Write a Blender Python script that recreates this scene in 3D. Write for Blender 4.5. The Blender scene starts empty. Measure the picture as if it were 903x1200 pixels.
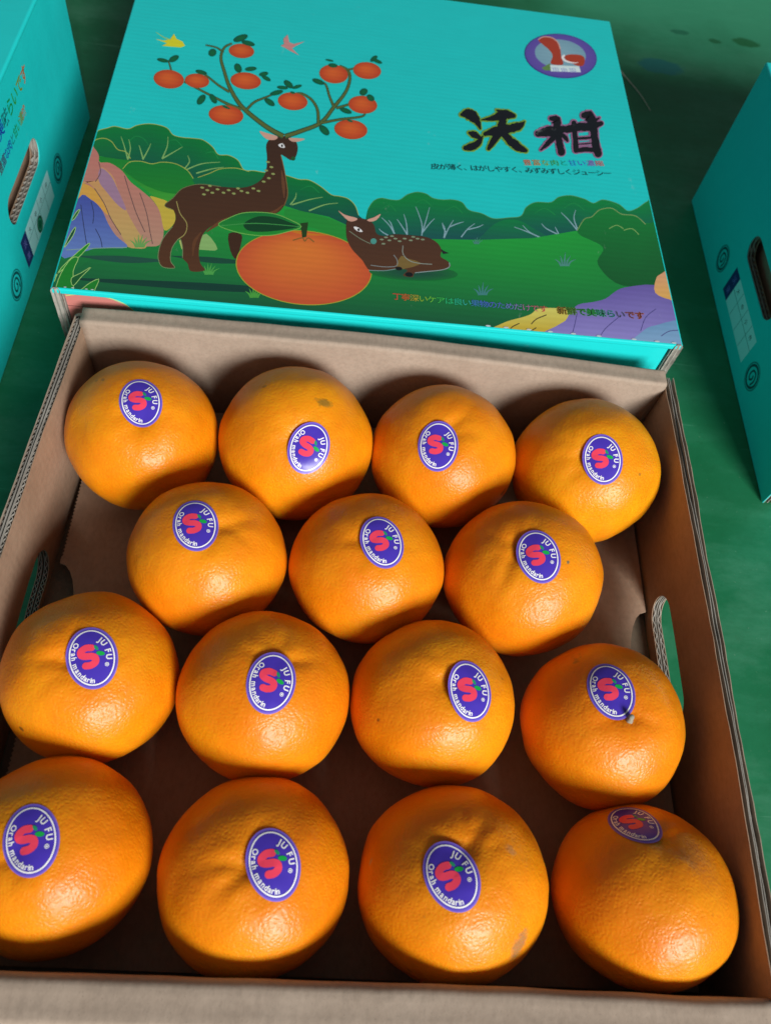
import bpy, bmesh, math, random
from mathutils import Vector, Matrix, noise
from mathutils.bvhtree import BVHTree
from mathutils.geometry import tessellate_polygon

R = math.radians
SC = bpy.context.scene
COL = SC.collection
random.seed(7)

# ------------------------------------------------------------------ camera, light, exposure
CAM_R = Matrix(((0.99233895, -0.08594294, -0.08875367),
                (0.03008491, 0.86486521, -0.50110185),
                (0.11982613, 0.49459274, 0.86082502)))
CAM_C = Vector((-0.0311220, 0.0125997, 0.4426807))
cd = bpy.data.cameras.new('camera')
cam = bpy.data.objects.new('camera', cd)
COL.objects.link(cam)
cam.matrix_world = Matrix.Translation(CAM_C) @ CAM_R.to_4x4()
cd.sensor_fit = 'VERTICAL'
cd.sensor_height = 36.0
cd.lens = 36.0 * 956.798 / 1200
cd.clip_start = 0.01
cd.clip_end = 100
cd.dof.use_dof = True
cd.dof.focus_distance = 0.43
cd.dof.aperture_fstop = 11.0
SC.camera = cam

world = bpy.data.worlds.new('World')
SC.world = world
world.use_nodes = True
bgn = world.node_tree.nodes['Background']
bgn.inputs['Color'].default_value = (0.86, 0.94, 1.0, 1)
bgn.inputs['Strength'].default_value = 0.122

# one large window / doorway to the right behind the photographer
LEL, LAZ = R(28), R(-64)
LDIR = Vector((math.cos(LEL) * math.cos(LAZ), math.cos(LEL) * math.sin(LAZ), math.sin(LEL)))
ld = bpy.data.lights.new('window_light', 'AREA')
ld.shape = 'RECTANGLE'
ld.size = 1.9
ld.size_y = 1.5
ld.energy = 392
ld.color = (1.0, 0.985, 0.97)
lo = bpy.data.objects.new('window_light', ld)
COL.objects.link(lo)
lo.location = Vector((0, 0.2, 0.05)) + LDIR * 5.0
lo.rotation_euler = LDIR.to_track_quat('Z', 'Y').to_euler()

SC.cycles.max_bounces = 7
SC.cycles.diffuse_bounces = 4
SC.cycles.glossy_bounces = 3
SC.view_settings.view_transform = 'Standard'
SC.view_settings.look = 'None'
SC.view_settings.exposure = 0.0
SC.view_settings.gamma = 1.0
SC.view_settings.use_curve_mapping = False

# ------------------------------------------------------------------ helpers
def lin(c):
    return tuple((v / 255 / 12.92) if v / 255 <= 0.04045 else ((v / 255 + 0.055) / 1.055) ** 2.4 for v in c)


def obj(name, me, mat, parent=None):
    o = bpy.data.objects.new(name, me)
    COL.objects.link(o)
    if mat is not None:
        me.materials.append(mat)
    if parent is not None:
        o.parent = parent
    return o


def bm_obj(name, bm, mat, parent=None, smooth=False):
    me = bpy.data.meshes.new(name)
    bmesh.ops.recalc_face_normals(bm, faces=bm.faces[:])
    bm.to_mesh(me)
    bm.free()
    if smooth:
        for p in me.polygons:
            p.use_smooth = True
    return obj(name, me, mat, parent)


def thing(name, label, cat, loc=(0, 0, 0), rz=0, group=None):
    o = bpy.data.objects.new(name, None)
    COL.objects.link(o)
    o.empty_display_size = 0.02
    o.location = loc
    o.rotation_euler = (0, 0, rz)
    o['label'] = label
    o['category'] = cat
    if group:
        o['group'] = group
    return o


def add_box(bm, x0, x1, y0, y1, z0, z1):
    v = [bm.verts.new((x, y, z)) for x in (x0, x1) for y in (y0, y1) for z in (z0, z1)]
    for f in ((0, 1, 3, 2), (4, 6, 7, 5), (0, 4, 5, 1), (2, 3, 7, 6), (0, 2, 6, 4), (1, 5, 7, 3)):
        bm.faces.new([v[i] for i in f])
    return v


def bev_box(bm, x0, x1, y0, y1, z0, z1, r=0.001, seg=2):
    t = bmesh.new()
    add_box(t, x0, x1, y0, y1, z0, z1)
    bmesh.ops.bevel(t, geom=t.edges[:], offset=r, segments=seg, affect='EDGES', profile=0.5)
    m = bpy.data.meshes.new('tmp')
    t.to_mesh(m)
    t.free()
    bm.from_mesh(m)
    bpy.data.meshes.remove(m)


def catmull(pts, closed=True, n=6):
    out = []
    N = len(pts)
    rng = range(N) if closed else range(N - 1)
    for i in rng:
        if closed:
            p0, p1, p2, p3 = pts[i - 1], pts[i], pts[(i + 1) % N], pts[(i + 2) % N]
        else:
            p0, p1, p2, p3 = pts[max(i - 1, 0)], pts[i], pts[i + 1], pts[min(i + 2, N - 1)]
        for k in range(n):
            t = k / n
            out.append(tuple(0.5 * (2 * b + (c - a) * t + (2 * a - 5 * b + 4 * c - d) * t * t + (3 * b - a - 3 * c + d) * t ** 3)
                             for a, b, c, d in zip(p0, p1, p2, p3)))
    if not closed:
        out.append(tuple(pts[-1]))
    return out


# ------------------------------------------------------------------ materials
def new_mat(name):
    m = bpy.data.materials.new(name)
    m.use_nodes = True
    nt = m.node_tree
    return m, nt, nt.nodes['Principled BSDF']


def N(nt, typ, **kw):
    n = nt.nodes.new(typ)
    for k, v in kw.items():
        setattr(n, k, v)
    return n


def mixc(nt, fac, a, b, blend='MIX'):
    n = nt.nodes.new('ShaderNodeMix')
    n.data_type = 'RGBA'
    n.blend_type = blend
    for s, v in ((n.inputs[0], fac), (n.inputs[6], a), (n.inputs[7], b)):
        if isinstance(v, bpy.types.NodeSocket):
            nt.links.new(v, s)
        elif isinstance(v, (int, float)):
            s.default_value = v
        else:
            s.default_value = (*v[:3], 1)
    return n.outputs[2]


def ramp(nt, src, p0, p1, c0=(0, 0, 0), c1=(1, 1, 1)):
    n = nt.nodes.new('ShaderNodeValToRGB')
    n.color_ramp.elements[0].position = p0
    n.color_ramp.elements[1].position = p1
    n.color_ramp.elements[0].color = (*c0, 1)
    n.color_ramp.elements[1].color = (*c1, 1)
    nt.links.new(src, n.inputs[0])
    return n.outputs[0]


def noise_t(nt, vec, scale, detail=4, rough=0.55):
    n = nt.nodes.new('ShaderNodeTexNoise')
    n.inputs['Scale'].default_value = scale
    n.inputs['Detail'].default_value = detail
    n.inputs['Roughness'].default_value = rough
    nt.links.new(vec, n.inputs['Vector'])
    return n.outputs['Fac']


def mapped(nt, scale=(1, 1, 1), loc=(0, 0, 0), rot=(0, 0, 0), kind='Object'):
    t = nt.nodes.new('ShaderNodeTexCoord')
    m = nt.nodes.new('ShaderNodeMapping')
    m.inputs['Scale'].default_value = scale
    m.inputs['Location'].default_value = loc
    m.inputs['Rotation'].default_value = rot
    nt.links.new(t.outputs[kind], m.inputs['Vector'])
    return m.outputs[0]


def bump(nt, h, strength, dist, prev=None):
    b = nt.nodes.new('ShaderNodeBump')
    b.inputs['Strength'].default_value = strength
    b.inputs['Distance'].default_value = dist
    nt.links.new(h, b.inputs['Height'])
    if prev is not None:
        nt.links.new(prev, b.inputs['Normal'])
    return b.outputs[0]


def math_n(nt, op, a, b=None, c=None):
    n = nt.nodes.new('ShaderNodeMath')
    n.operation = op
    for s, v in zip(n.inputs, (a, b, c)):
        if v is None:
            continue
        if isinstance(v, bpy.types.NodeSocket):
            nt.links.new(v, s)
        else:
            s.default_value = v
    return n.outputs[0]


def kraft_mat(name, c0, c1, streak=(1, 1, 1), ribs='X'):
    m, nt, p = new_mat(name)
    v = mapped(nt)
    vs = mapped(nt, scale=streak)
    a = noise_t(nt, v, 28, 5, 0.6)
    b = noise_t(nt, vs, 420, 3, 0.7)
    col = mixc(nt, ramp(nt, a, 0.3, 0.72), c0, c1)
    col = mixc(nt, math_n(nt, 'MULTIPLY', ramp(nt, b, 0.42, 0.75), 0.35), col, tuple(x * 0.62 for x in c0))
    sp = noise_t(nt, v, 1500, 2, 0.5)
    col = mixc(nt, math_n(nt, 'MULTIPLY', ramp(nt, sp, 0.64, 0.74), 0.4), col, tuple(x * 0.45 for x in c0))
    nt.links.new(col, p.inputs['Base Color'])
    p.inputs['Roughness'].default_value = 0.78
    p.inputs['Specular IOR Level'].default_value = 0.25
    stn = ramp(nt, noise_t(nt, mapped(nt, loc=(2.3, 0.7, 1.1)), 9, 5, 0.65), 0.54, 0.74)
    w = N(nt, 'ShaderNodeTexWave', wave_type='BANDS', bands_direction=ribs, wave_profile='SIN')
    w.inputs['Scale'].default_value = 1.0 / (0.0046 * 20) * 2 * math.pi
    w.inputs['Distortion'].default_value = 1.2
    nt.links.new(v, w.inputs['Vector'])
    n1 = bump(nt, b, 0.3, 0.0004)
    n2 = bump(nt, noise_t(nt, v, 45, 3), 0.4, 0.0014, n1)
    n2 = bump(nt, w.outputs['Fac'], 0.5, 0.00005, n2)
    col = mixc(nt, math_n(nt, 'MULTIPLY', stn, 0.35), col, tuple(x * 0.6 for x in c0))
    nt.links.new(col, p.inputs['Base Color'])
    nt.links.new(n2, p.inputs['Normal'])
    return m


KRAFT = kraft_mat('kraft_liner', (0.362, 0.280, 0.212), (0.436, 0.345, 0.266), (1, 0.5, 1))
KRAFT_IN = kraft_mat('kraft_inner', (0.35, 0.232, 0.152), (0.43, 0.295, 0.202), (1, 0.5, 1), 'Y')
EDGE = kraft_mat('raw_board_edge', (0.26, 0.24, 0.205), (0.44, 0.415, 0.365), (1, 1, 1))
FLUTE_SHADE = kraft_mat('flute_and_shade_paper', (0.13, 0.09, 0.06), (0.20, 0.15, 0.10), (1, 1, 1))  # fluting in the lid; on the base flaps its dark tone stands for shade


def print_mat(name, rough=0.42, wave_axis=None, wave_period=0.0042, wave_h=0.00012, grime=0.25):
    """varnished ink on corrugated board: colour comes from the printed shapes"""
    m, nt, p = new_mat(name)
    at = N(nt, 'ShaderNodeAttribute', attribute_name='Col')
    v = mapped(nt)
    g = ramp(nt, noise_t(nt, v, 17, 6, 0.62), 0.40, 0.72)
    g2 = ramp(nt, noise_t(nt, mapped(nt, scale=(0.25, 1, 1)), 190, 4, 0.6), 0.50, 0.80)
    col = mixc(nt, math_n(nt, 'MULTIPLY', g, grime * 0.5), at.outputs['Color'], mixc(nt, 1.0, at.outputs['Color'], (0.62, 0.66, 0.66), 'MULTIPLY'))
    col = mixc(nt, math_n(nt, 'MULTIPLY', g2, grime * 0.45), col, mixc(nt, 1.0, col, (0.60, 0.62, 0.62), 'MULTIPLY'))
    nt.links.new(col, p.inputs['Base Color'])
    rub = ramp(nt, noise_t(nt, mapped(nt, scale=(1, 0.5, 1), loc=(0.9, 4.2, 2.2)), 55, 8, 0.75), 0.655, 0.72)
    col = mixc(nt, math_n(nt, 'MULTIPLY', rub, grime), col, (0.55, 0.62, 0.60))
    nt.links.new(col, p.inputs['Base Color'])
    rr = math_n(nt, 'MULTIPLY_ADD', g, 0.16, rough)
    nt.links.new(rr, p.inputs['Roughness'])
    p.inputs['Specular IOR Level'].default_value = 0.4
    nrm = bump(nt, noise_t(nt, v, 300, 3, 0.6), 0.12, 0.0003)
    nrm = bump(nt, noise_t(nt, v, 16, 2, 0.5), 0.35, 0.0024, nrm)
    if wave_axis:
        w = N(nt, 'ShaderNodeTexWave', wave_type='BANDS', bands_direction=wave_axis, wave_profile='SIN')
        w.inputs['Scale'].default_value = 1.0 / (wave_period * 20) * 2 * math.pi
        w.inputs['Distortion'].default_value = 0.6
        w.inputs['Detail Scale'].default_value = 2.0
        nt.links.new(v, w.inputs['Vector'])
        nrm = bump(nt, w.outputs['Fac'], 0.55, wave_h, nrm)
    nt.links.new(nrm, p.inputs['Normal'])
    return m


LIDPRINT = print_mat('lid_print', 0.33, 'Y', 0.0045, 0.00005)
BOXPRINT = print_mat('carton_print', 0.40, None)
STICKP = print_mat('sticker_print', 0.30, None, grime=0.06)

TEAL = (26, 188, 186)
GAIN = 1.30       # ink reflectance for a photographed tone


def ink(c, k=None):
    k = GAIN if k is None else k
    return tuple(min(0.9, v * k) for v in lin(c))


def ngon_tris(pts):
    b = bmesh.new()
    sc = 1.0 / max(max(abs(q[0]), abs(q[1])) for q in pts)
    vs = [b.verts.new((q[0] * sc, q[1] * sc, 0)) for q in pts]
    for i, v in enumerate(vs):
        v.index = i
    f = b.faces.new(vs)
    b.verts.index_update()
    f.normal_update()
    bmesh.ops.triangulate(b, faces=[f], ngon_method='BEAUTY')
    out = [tuple(v.index for v in f.verts) for f in b.faces]
    b.free()
    return out


# ------------------------------------------------------------------ flat print shapes (2D -> printed face)
class Print:
    """collects flat printed shapes; each later shape lies 0.02 mm above the one before"""
    def __init__(self, fmap, step=0.000001, base=0.00001):
        self.f, self.step, self.base = fmap, step, base
        self.v, self.t, self.c, self.k = [], [], [], 0

    def _add(self, pts, tris, cols):
        o = len(self.v)
        z = self.base + self.step * self.k
        self.k += 1
        for q in pts:
            self.v.append(self.f(q[0], q[1], z))
        self.c += cols
        self.t += [tuple(i + o for i in t) for t in tris]

    def _cols(self, pts, col):
        return [ink(col(*q[:2]) if callable(col) else col) for q in pts]

    def poly(self, pts, col, smooth=0):
        if smooth:
            pts = catmull(pts, True, smooth)
        tris = ngon_tris(pts)
        self._add(pts, tris, self._cols(pts, col))

    def ell(self, cx, cy, a, b, rot=0, col=(0, 0, 0), edge=None, n=28, off=(0, 0)):
        pts, tris, cols = [(cx + off[0] * a, cy + off[1] * b)], [], [ink(col)]
        c, s = math.cos(rot), math.sin(rot)
        rings = 3 if edge else 1
        for r in range(1, rings + 1):
            t = r / rings
            for i in range(n):
                an = 2 * math.pi * i / n
                u, v = a * t * math.cos(an), b * t * math.sin(an)
                ox, oy = off[0] * a * (1 - t), off[1] * b * (1 - t)
                pts.append((cx + ox + c * u - s * v, cy + oy + s * u + c * v))
                e = t ** 1.6
                cols.append(ink([col[k] * (1 - e) + edge[k] * e for k in range(3)]) if edge else ink(col))
        for i in range(n):
            tris.append((0, 1 + i, 1 + (i + 1) % n))
        for r in range(1, rings):
            o0, o1 = 1 + (r - 1) * n, 1 + r * n
            for i in range(n):
                j = (i + 1) % n
                tris += [(o0 + i, o1 + i, o1 + j), (o0 + i, o1 + j, o0 + j)]
        self._add(pts, tris, cols)

    def ring(self, cx, cy, a, b, w, col, n=64, rot=0):
        pts, tris = [], []
        c, s = math.cos(rot), math.sin(rot)
        for i in range(n):
            an = 2 * math.pi * i / n
            for d in (-w / 2, w / 2):
                u, v = (a + d) * math.cos(an), (b + d) * math.sin(an)
                pts.append((cx + c * u - s * v, cy + s * u + c * v))
        for i in range(n):
            j = (i + 1) % n
            tris += [(2 * i, 2 * i + 1, 2 * j + 1), (2 * i, 2 * j + 1, 2 * j)]
        self._add(pts, tris, self._cols(pts, col))

    def stroke(self, pts, w, col, smooth=4, closed=False, jit=0, caps=False):
        ws = w if isinstance(w, (list, tuple)) else [w] * len(pts)
        q = [(a, b, c) for (a, b), c in zip(pts, ws)]
        if smooth:
            q = catmull(q, closed, smooth)
        P, T = [], []
        n = len(q)
        for i in range(n):
            a = q[i - 1] if (i or closed) else q[i]
            b = q[(i + 1) % n] if (i < n - 1 or closed) else q[i]
            dx, dy = b[0] - a[0], b[1] - a[1]
            l = math.hypot(dx, dy) or 1
            h = q[i][2] / 2
            j1 = 1 + random.uniform(-jit, jit)
            j2 = 1 + random.uniform(-jit, jit)
            P.append((q[i][0] - dy / l * h * j1, q[i][1] + dx / l * h * j1))
            P.append((q[i][0] + dy / l * h * j2, q[i][1] - dx / l * h * j2))
        for i in range(n if closed else n - 1):
            j = (i + 1) % n
            T += [(2 * i, 2 * i + 1, 2 * j + 1), (2 * i, 2 * j + 1, 2 * j)]
        if caps:
            for e, s in ((0, -1), (n - 1, 1)):
                cx, cy = q[e][0], q[e][1]
                a, b = P[2 * e], P[2 * e + 1]
                h = q[e][2] / 2
                ux, uy = (b[0] - a[0]) / 2, (b[1] - a[1]) / 2
                o = len(P)
                P.append((cx, cy))
                for k in range(9):
                    an = math.pi * k / 8
                    P.append((cx - ux * math.cos(an) - s * uy * math.sin(an), cy - uy * math.cos(an) + s * ux * math.sin(an)))
                T += [(o, o + 1 + k, o + 2 + k) for k in range(8)]
        self._add(P, T, self._cols(P, col))

    def glyphs(self, body, place, height, col, bold=0.0):
        """place(i, x) -> (ox, oy, ux, uy) ; lays every character with its own colour"""
        x = 0.0
        for i, ch in enumerate(body):
            vs, ts, adv = glyph(ch, bold)
            if vs:
                ox, oy, ux, uy = place(i, x * height, adv * height)
                cc = col[i % len(col)] if isinstance(col, list) else col
                pts = [(ox + (a * ux - b * uy) * height, oy + (a * uy + b * ux) * height) for a, b in vs]
                self._add(pts, ts, [ink(cc)] * len(pts))
                self.k -= 1
            x += adv
        self.k += 1
        return x * height

    def text(self, body, p0, p1, height, col, bold=0.0):
        """a straight line of type whose ends are p0 and p1"""
        tot = sum(glyph(c, bold)[2] for c in body) * height
        dx, dy = p1[0] - p0[0], p1[1] - p0[1]
        l = math.hypot(dx, dy)
        k = l / tot
        ux, uy = dx / l, dy / l

        def place(i, x, adv):
            return p0[0] + ux * x * k, p0[1] + uy * x * k, ux, uy
        self.glyphs(body, place, height, col, bold)

    def build(self, name, mat, parent):
        me = bpy.data.meshes.new(name)
        me.from_pydata(self.v, [], self.t)
        ca = me.color_attributes.new('Col', 'FLOAT_COLOR', 'POINT')
        for i, c in enumerate(self.c):
            ca.data[i].color = (*c[:3], 1)
        return obj(name, me, mat, parent)


GLY = {}


def glyph(ch, bold=0.0):
    key = (ch, bold)
    if key in GLY:
        return GLY[key]
    if ch == ' ':
        GLY[key] = ([], [], 0.32)
        return GLY[key]
    cu = bpy.data.curves.new('glyph', 'FONT')
    cu.body = ch
    cu.resolution_u = 3
    cu.offset = bold
    o = bpy.data.objects.new('glyph', cu)
    COL.objects.link(o)
    bpy.context.view_layer.update()
    me = o.to_mesh()
    vs = [(v.co.x, v.co.y) for v in me.vertices]
    me.calc_loop_triangles()
    ts = [tuple(t.vertices) for t in me.loop_triangles]
    o.to_mesh_clear()
    bpy.data.objects.remove(o)
    bpy.data.curves.remove(cu)
    xs = [v[0] for v in vs] or [0, 0.5]
    wide = ord(ch) > 0x2000
    if wide:
        adv = 1.0 if ch != '、' else 0.8
    else:
        adv = max(xs) - min(xs) + 0.11
        vs = [(a - min(xs) + 0.05, b) for a, b in vs]
    GLY[key] = (vs, ts, adv)
    return GLY[key]


def flat_attr(o, c):
    me = o.data
    ca = me.color_attributes.new('Col', 'FLOAT_COLOR', 'POINT')
    for d in ca.data:
        d.color = (*c, 1)


# ------------------------------------------------------------------ floor
def floor_mat():
    m, nt, p = new_mat('green_floor_paint')
    v = mapped(nt)
    a = noise_t(nt, v, 5.5, 6, 0.6)
    b = noise_t(nt, mapped(nt, scale=(1, 3.2, 1), rot=(0, 0, 0.25)), 16, 5, 0.65)
    c = noise_t(nt, v, 130, 4, 0.6)
    col = mixc(nt, ramp(nt, a, 0.35, 0.68), (0.009, 0.135, 0.050), (0.018, 0.190, 0.084))
    col = mixc(nt, math_n(nt, 'MULTIPLY', ramp(nt, b, 0.48, 0.72), 0.25), col, (0.06, 0.300, 0.170))
    col = mixc(nt, math_n(nt, 'MULTIPLY', ramp(nt, c, 0.55, 0.75), 0.5), col, (0.010, 0.120, 0.044))
    # worn pale dust, then sheen painted towards the back, dark spots of spilt paint
    d = noise_t(nt, mapped(nt, scale=(1, 2.0, 1), loc=(3.1, 1.7, 0)), 7, 6, 0.7)
    col = mixc(nt, math_n(nt, 'MULTIPLY', ramp(nt, d, 0.50, 0.66), 0.22), col, (0.14, 0.38, 0.25))
    for sc_, rt, am in (((0.6, 14, 1), 0.5, 0.5), ((0.5, 18, 1), -0.9, 0.4)):
        sc1 = ramp(nt, noise_t(nt, mapped(nt, scale=sc_, rot=(0, 0, rt)), 14, 3, 0.6), 0.69, 0.73)
        col = mixc(nt, math_n(nt, 'MULTIPLY', sc1, am), col, (0.11, 0.34, 0.20))
    sp_ = ramp(nt, noise_t(nt, v, 420, 2, 0.5), 0.70, 0.74)
    col = mixc(nt, math_n(nt, 'MULTIPLY', sp_, 0.25), col, (0.20, 0.34, 0.24))
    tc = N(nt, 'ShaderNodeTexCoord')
    for (x, y, r, sx, cc) in ((0.36, 1.08, 0.32, 1.0, (0.050, 0.36, 0.19)), (0.372, 0.868, 0.016, 0.55, (0.006, 0.11, 0.02)), (0.337, 0.862, 0.008, 0.6, (0.006, 0.11, 0.03)),  # first entry: lit sheen of the dusty far floor, painted as a pale patch
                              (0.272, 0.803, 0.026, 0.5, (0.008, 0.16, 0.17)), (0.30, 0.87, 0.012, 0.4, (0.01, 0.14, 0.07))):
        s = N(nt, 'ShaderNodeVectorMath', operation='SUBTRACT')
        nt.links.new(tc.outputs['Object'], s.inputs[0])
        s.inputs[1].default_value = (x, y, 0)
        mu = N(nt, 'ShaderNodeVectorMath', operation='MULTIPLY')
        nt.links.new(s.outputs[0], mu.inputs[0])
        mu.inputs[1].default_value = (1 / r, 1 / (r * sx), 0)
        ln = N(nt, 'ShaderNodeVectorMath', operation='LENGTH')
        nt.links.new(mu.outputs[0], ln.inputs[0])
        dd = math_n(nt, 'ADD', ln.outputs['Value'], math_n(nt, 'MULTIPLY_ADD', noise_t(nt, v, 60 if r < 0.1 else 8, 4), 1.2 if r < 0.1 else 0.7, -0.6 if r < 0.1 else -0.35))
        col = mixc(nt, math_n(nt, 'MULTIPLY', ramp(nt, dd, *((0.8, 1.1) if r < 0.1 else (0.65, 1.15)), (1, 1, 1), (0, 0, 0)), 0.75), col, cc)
    nt.links.new(col, p.inputs['Base Color'])
    nt.links.new(math_n(nt, 'MULTIPLY_ADD', b, 0.25, 0.36), p.inputs['Roughness'])
    p.inputs['Specular IOR Level'].default_value = 0.30
    n1 = bump(nt, c, 0.2, 0.0006)
    nt.links.new(bump(nt, a, 0.3, 0.004, n1), p.inputs['Normal'])
    return m


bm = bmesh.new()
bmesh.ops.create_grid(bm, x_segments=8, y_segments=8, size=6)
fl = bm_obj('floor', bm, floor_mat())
fl['kind'] = 'structure'

# ------------------------------------------------------------------ corrugated boards
def hole_z(s, hole):
    """hole = (s0, s1, z0, z1): a slot with round ends; returns (zlo, zhi) at s or None"""
    if not hole:
        return None
    s0, s1, z0, z1 = hole
    if s < s0 or s > s1:
        return None
    r, zc = (z1 - z0) / 2, (z0 + z1) / 2
    if s < s0 + r:
        d = s0 + r - s
    elif s > s1 - r:
        d = s - (s1 - r)
    else:
        d = 0
    h = math.sqrt(max(r * r - d * d, 0))
    return zc - h, zc + h


def samples(s0, s1, n, hole=None, zig=None):
    ss = [s0 + (s1 - s0) * i / n for i in range(n + 1)]
    if hole:
        h0, h1 = hole[0], hole[1]
        r = (hole[3] - hole[2]) / 2
        for k in range(9):
            a = math.pi / 2 * k / 8
            ss += [h0 + r - r * math.cos(a), h1 - r + r * math.cos(a)]
    return sorted(set(round(s, 6) for s in ss))


def liner(bm, ss, z0, ztop, hole, xf, t):
    """a paper sheet (thickness t) standing along s, with a slot; xf(s) is its offset, z0/ztop its edges"""
    def col(i, j):
        a, b = ss[i], ss[j]
        ha, hb = hole_z(a, hole), hole_z(b, hole)
        if ha and hb:
            return [((z0, ha[0]), (z0, hb[0])), ((ha[1], ztop(a)), (hb[1], ztop(b)))]
        return [((z0, ztop(a)), (z0, ztop(b)))]
    for i in range(len(ss) - 1):
        a, b = ss[i], ss[i + 1]
        for (a0, a1), (b0, b1) in col(i, i + 1):
            if t == 0:
                q = [bm.verts.new((xf(a), a, a0)), bm.verts.new((xf(b), b, b0)), bm.verts.new((xf(b), b, b1)), bm.verts.new((xf(a), a, a1))]
                bm.faces.new(q)
                continue
            V = []
            for d in (-t / 2, t / 2):
                V += [bm.verts.new((xf(a) + d, a, a0)), bm.verts.new((xf(b) + d, b, b0)), bm.verts.new((xf(b) + d, b, b1)), bm.verts.new((xf(a) + d, a, a1))]
            for f in ((0, 1, 2, 3), (7, 6, 5, 4), (3, 2, 6, 7), (1, 0, 4, 5)):
                bm.faces.new([V[k] for k in f])
            if i == 0:
                bm.faces.new([V[k] for k in (0, 3, 7, 4)])
            if i == len(ss) - 2:
                bm.faces.new([V[k] for k in (1, 5, 6, 2)])
    bmesh.ops.remove_doubles(bm, verts=bm.verts[:], dist=1e-7)


def corrugated_wall(parent, s0, s1, z0, H, xf, side, hole=None, rough=0.0004, mats=(None, None), boards=((0.0, 0.0026), (0.0034, 0.0026)), period=0.0066, seed=0, recess=0.0028):
    """two corrugated boards standing side by side; side=+1 puts the inner face on the +x side"""
    ss = samples(s0, s1, 90, hole)
    wall = None
    for bi, (off, th) in enumerate(boards):
        def top(s, k):
            return H + rough * noise.noise(Vector((s * 95, k * 3.7 + seed, 0.3))) + rough * 2.2 * noise.noise(Vector((s * 14, k * 1.3 + seed, 5.3)))
        for li, lo_ in enumerate((0.0002, th - 0.0002)):
            k = bi * 2 + li
            bm = bmesh.new()
            wob = 0.00035
            liner(bm, ss, z0, lambda s, k=k: top(s, k), hole,
                  lambda s, lo_=lo_, k=k: xf(s) + side * (off + lo_) + wob * noise.noise(Vector((s * 22, k + seed, 1))), 0.00038)
            inner = (bi == len(boards) - 1 and li == 1)
            outer = (bi == 0 and li == 0)
            m = mats[0] if inner else (mats[1] if outer else EDGE)
            o = bm_obj('side_wall' if wall is None else ('inner_liner' if inner else 'liner'), bm, m, parent if wall is None else wall)
            if wall is None:
                wall = o
        # fluting
        fs = sorted(set(samples(s0 + 0.0005, s1 - 0.0005, int((s1 - s0) / period * 8), hole)))
        amp = th / 2 - 0.00075
        bm = bmesh.new()
        liner(bm, fs, z0, lambda s, b=bi: H - recess + rough * noise.noise(Vector((s * 120, b + 9.1, seed))), hole,
              lambda s, o_=off, th_=th: xf(s) + side * (o_ + th_ / 2 + amp * math.sin(2 * math.pi * s / period)), 0.0005)
        bm_obj('fluting', bm, EDGE, wall)
    return wall


# ------------------------------------------------------------------ the open tray
TW, TL, TH = 0.36, 0.338, 0.075
tray = thing('cardboard_tray', 'open brown cardboard tray holding fifteen mandarins, handle slots in its side walls', 'tray')


def left_x(s):
    return -0.1823 + 0.0070 * max(0.0, min(1.0, (s - 0.19) / 0.148)) ** 1.15


def right_x(s):
    k = max(0, (s - 0.25) / 0.088)
    return 0.1800 + 0.0012 * math.sin(math.pi * s / 0.34)


HOLE_R = (0.1405, 0.2150, 0.0100, 0.0350)
HOLE_L = (0.1405, 0.2150, 0.0060, 0.0310)
lw = corrugated_wall(tray, -0.0058, TL, 0.0005, TH, left_x, +1, HOLE_L, mats=(KRAFT_IN, KRAFT), seed=1.7, recess=0.0008, period=0.0034)
rw = corrugated_wall(tray, -0.0058, TL, 0.0005, TH, right_x, -1, HOLE_R, mats=(KRAFT_IN, KRAFT), seed=8.2, rough=0.0007)


def rolled_wall(name, x0, x1, y0, y1, inner_low, seed, top_fn, r=0.0022):
    """folded-over end wall: a rounded top with the crease of the fold, extruded along x"""
    n = 70
    prof = [(y0, z) for z in (0.0006, 0.01, 0.02, 0.03, 0.04, 0.05, 0.058, 0.064)]
    for k in range(6):
        a = math.pi - math.pi / 2 * k / 5
        prof.append((y0 + r + r * math.cos(a), TH - r + r * math.sin(a)))
    for k in range(1, 4):
        prof.append((y0 + r + (y1 - y0 - 2 * r) * k / 4, TH - 0.0003 * math.sin(math.pi * k / 4)))
    for k in range(6):
        a = math.pi / 2 - math.pi / 2 * k / 5
        prof.append((y1 - r + r * math.cos(a), TH - r + r * math.sin(a)))
    for z in (0.063, 0.058, 0.05, 0.04, 0.03, 0.02, 0.01):
        prof.append((y1, z))
    prof.append((y1, 0.0006))
    bm = bmesh.new()
    rows = []
    for i in range(n + 1):
        x = x0 + (x1 - x0) * i / n
        row = []
        for (y, z) in prof:
            f = min(1, z / TH)
            wz = top_fn(x) * f
            wy = 0.0011 * f * noise.noise(Vector((x * 9, seed, z * 12))) + 0.0004 * noise.noise(Vector((x * 40, seed, z * 60)))
            row.append(bm.verts.new((x, y + wy, z + wz)))
        rows.append(row)
    for i in range(n):
        for j in range(len(prof) - 1):
            bm.faces.new((rows[i][j], rows[i + 1][j], rows[i + 1][j + 1], rows[i][j + 1]))
    bm.faces.new(rows[0])
    bm.faces.new(rows[-1][::-1])
    return bm_obj(name, bm, KRAFT, tray, smooth=True)


bw = rolled_wall('end_wall', -0.1705, 0.1735, TL - 0.0085, TL + 0.0040, True, 2.2,
                 lambda x: 0.0042 + 0.0042 * max(0, 1 - ((x + 0.01) / 0.17) ** 2) + 0.0005 * noise.noise(Vector((x * 9, 4.1, 0))))
fw = rolled_wall('end_wall', -0.1740, 0.1740, -0.0060, 0.0130, True, 6.9,
                 lambda x: 0.0009 * noise.noise(Vector((x * 7, 1.1, 0))), r=0.0042)
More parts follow.
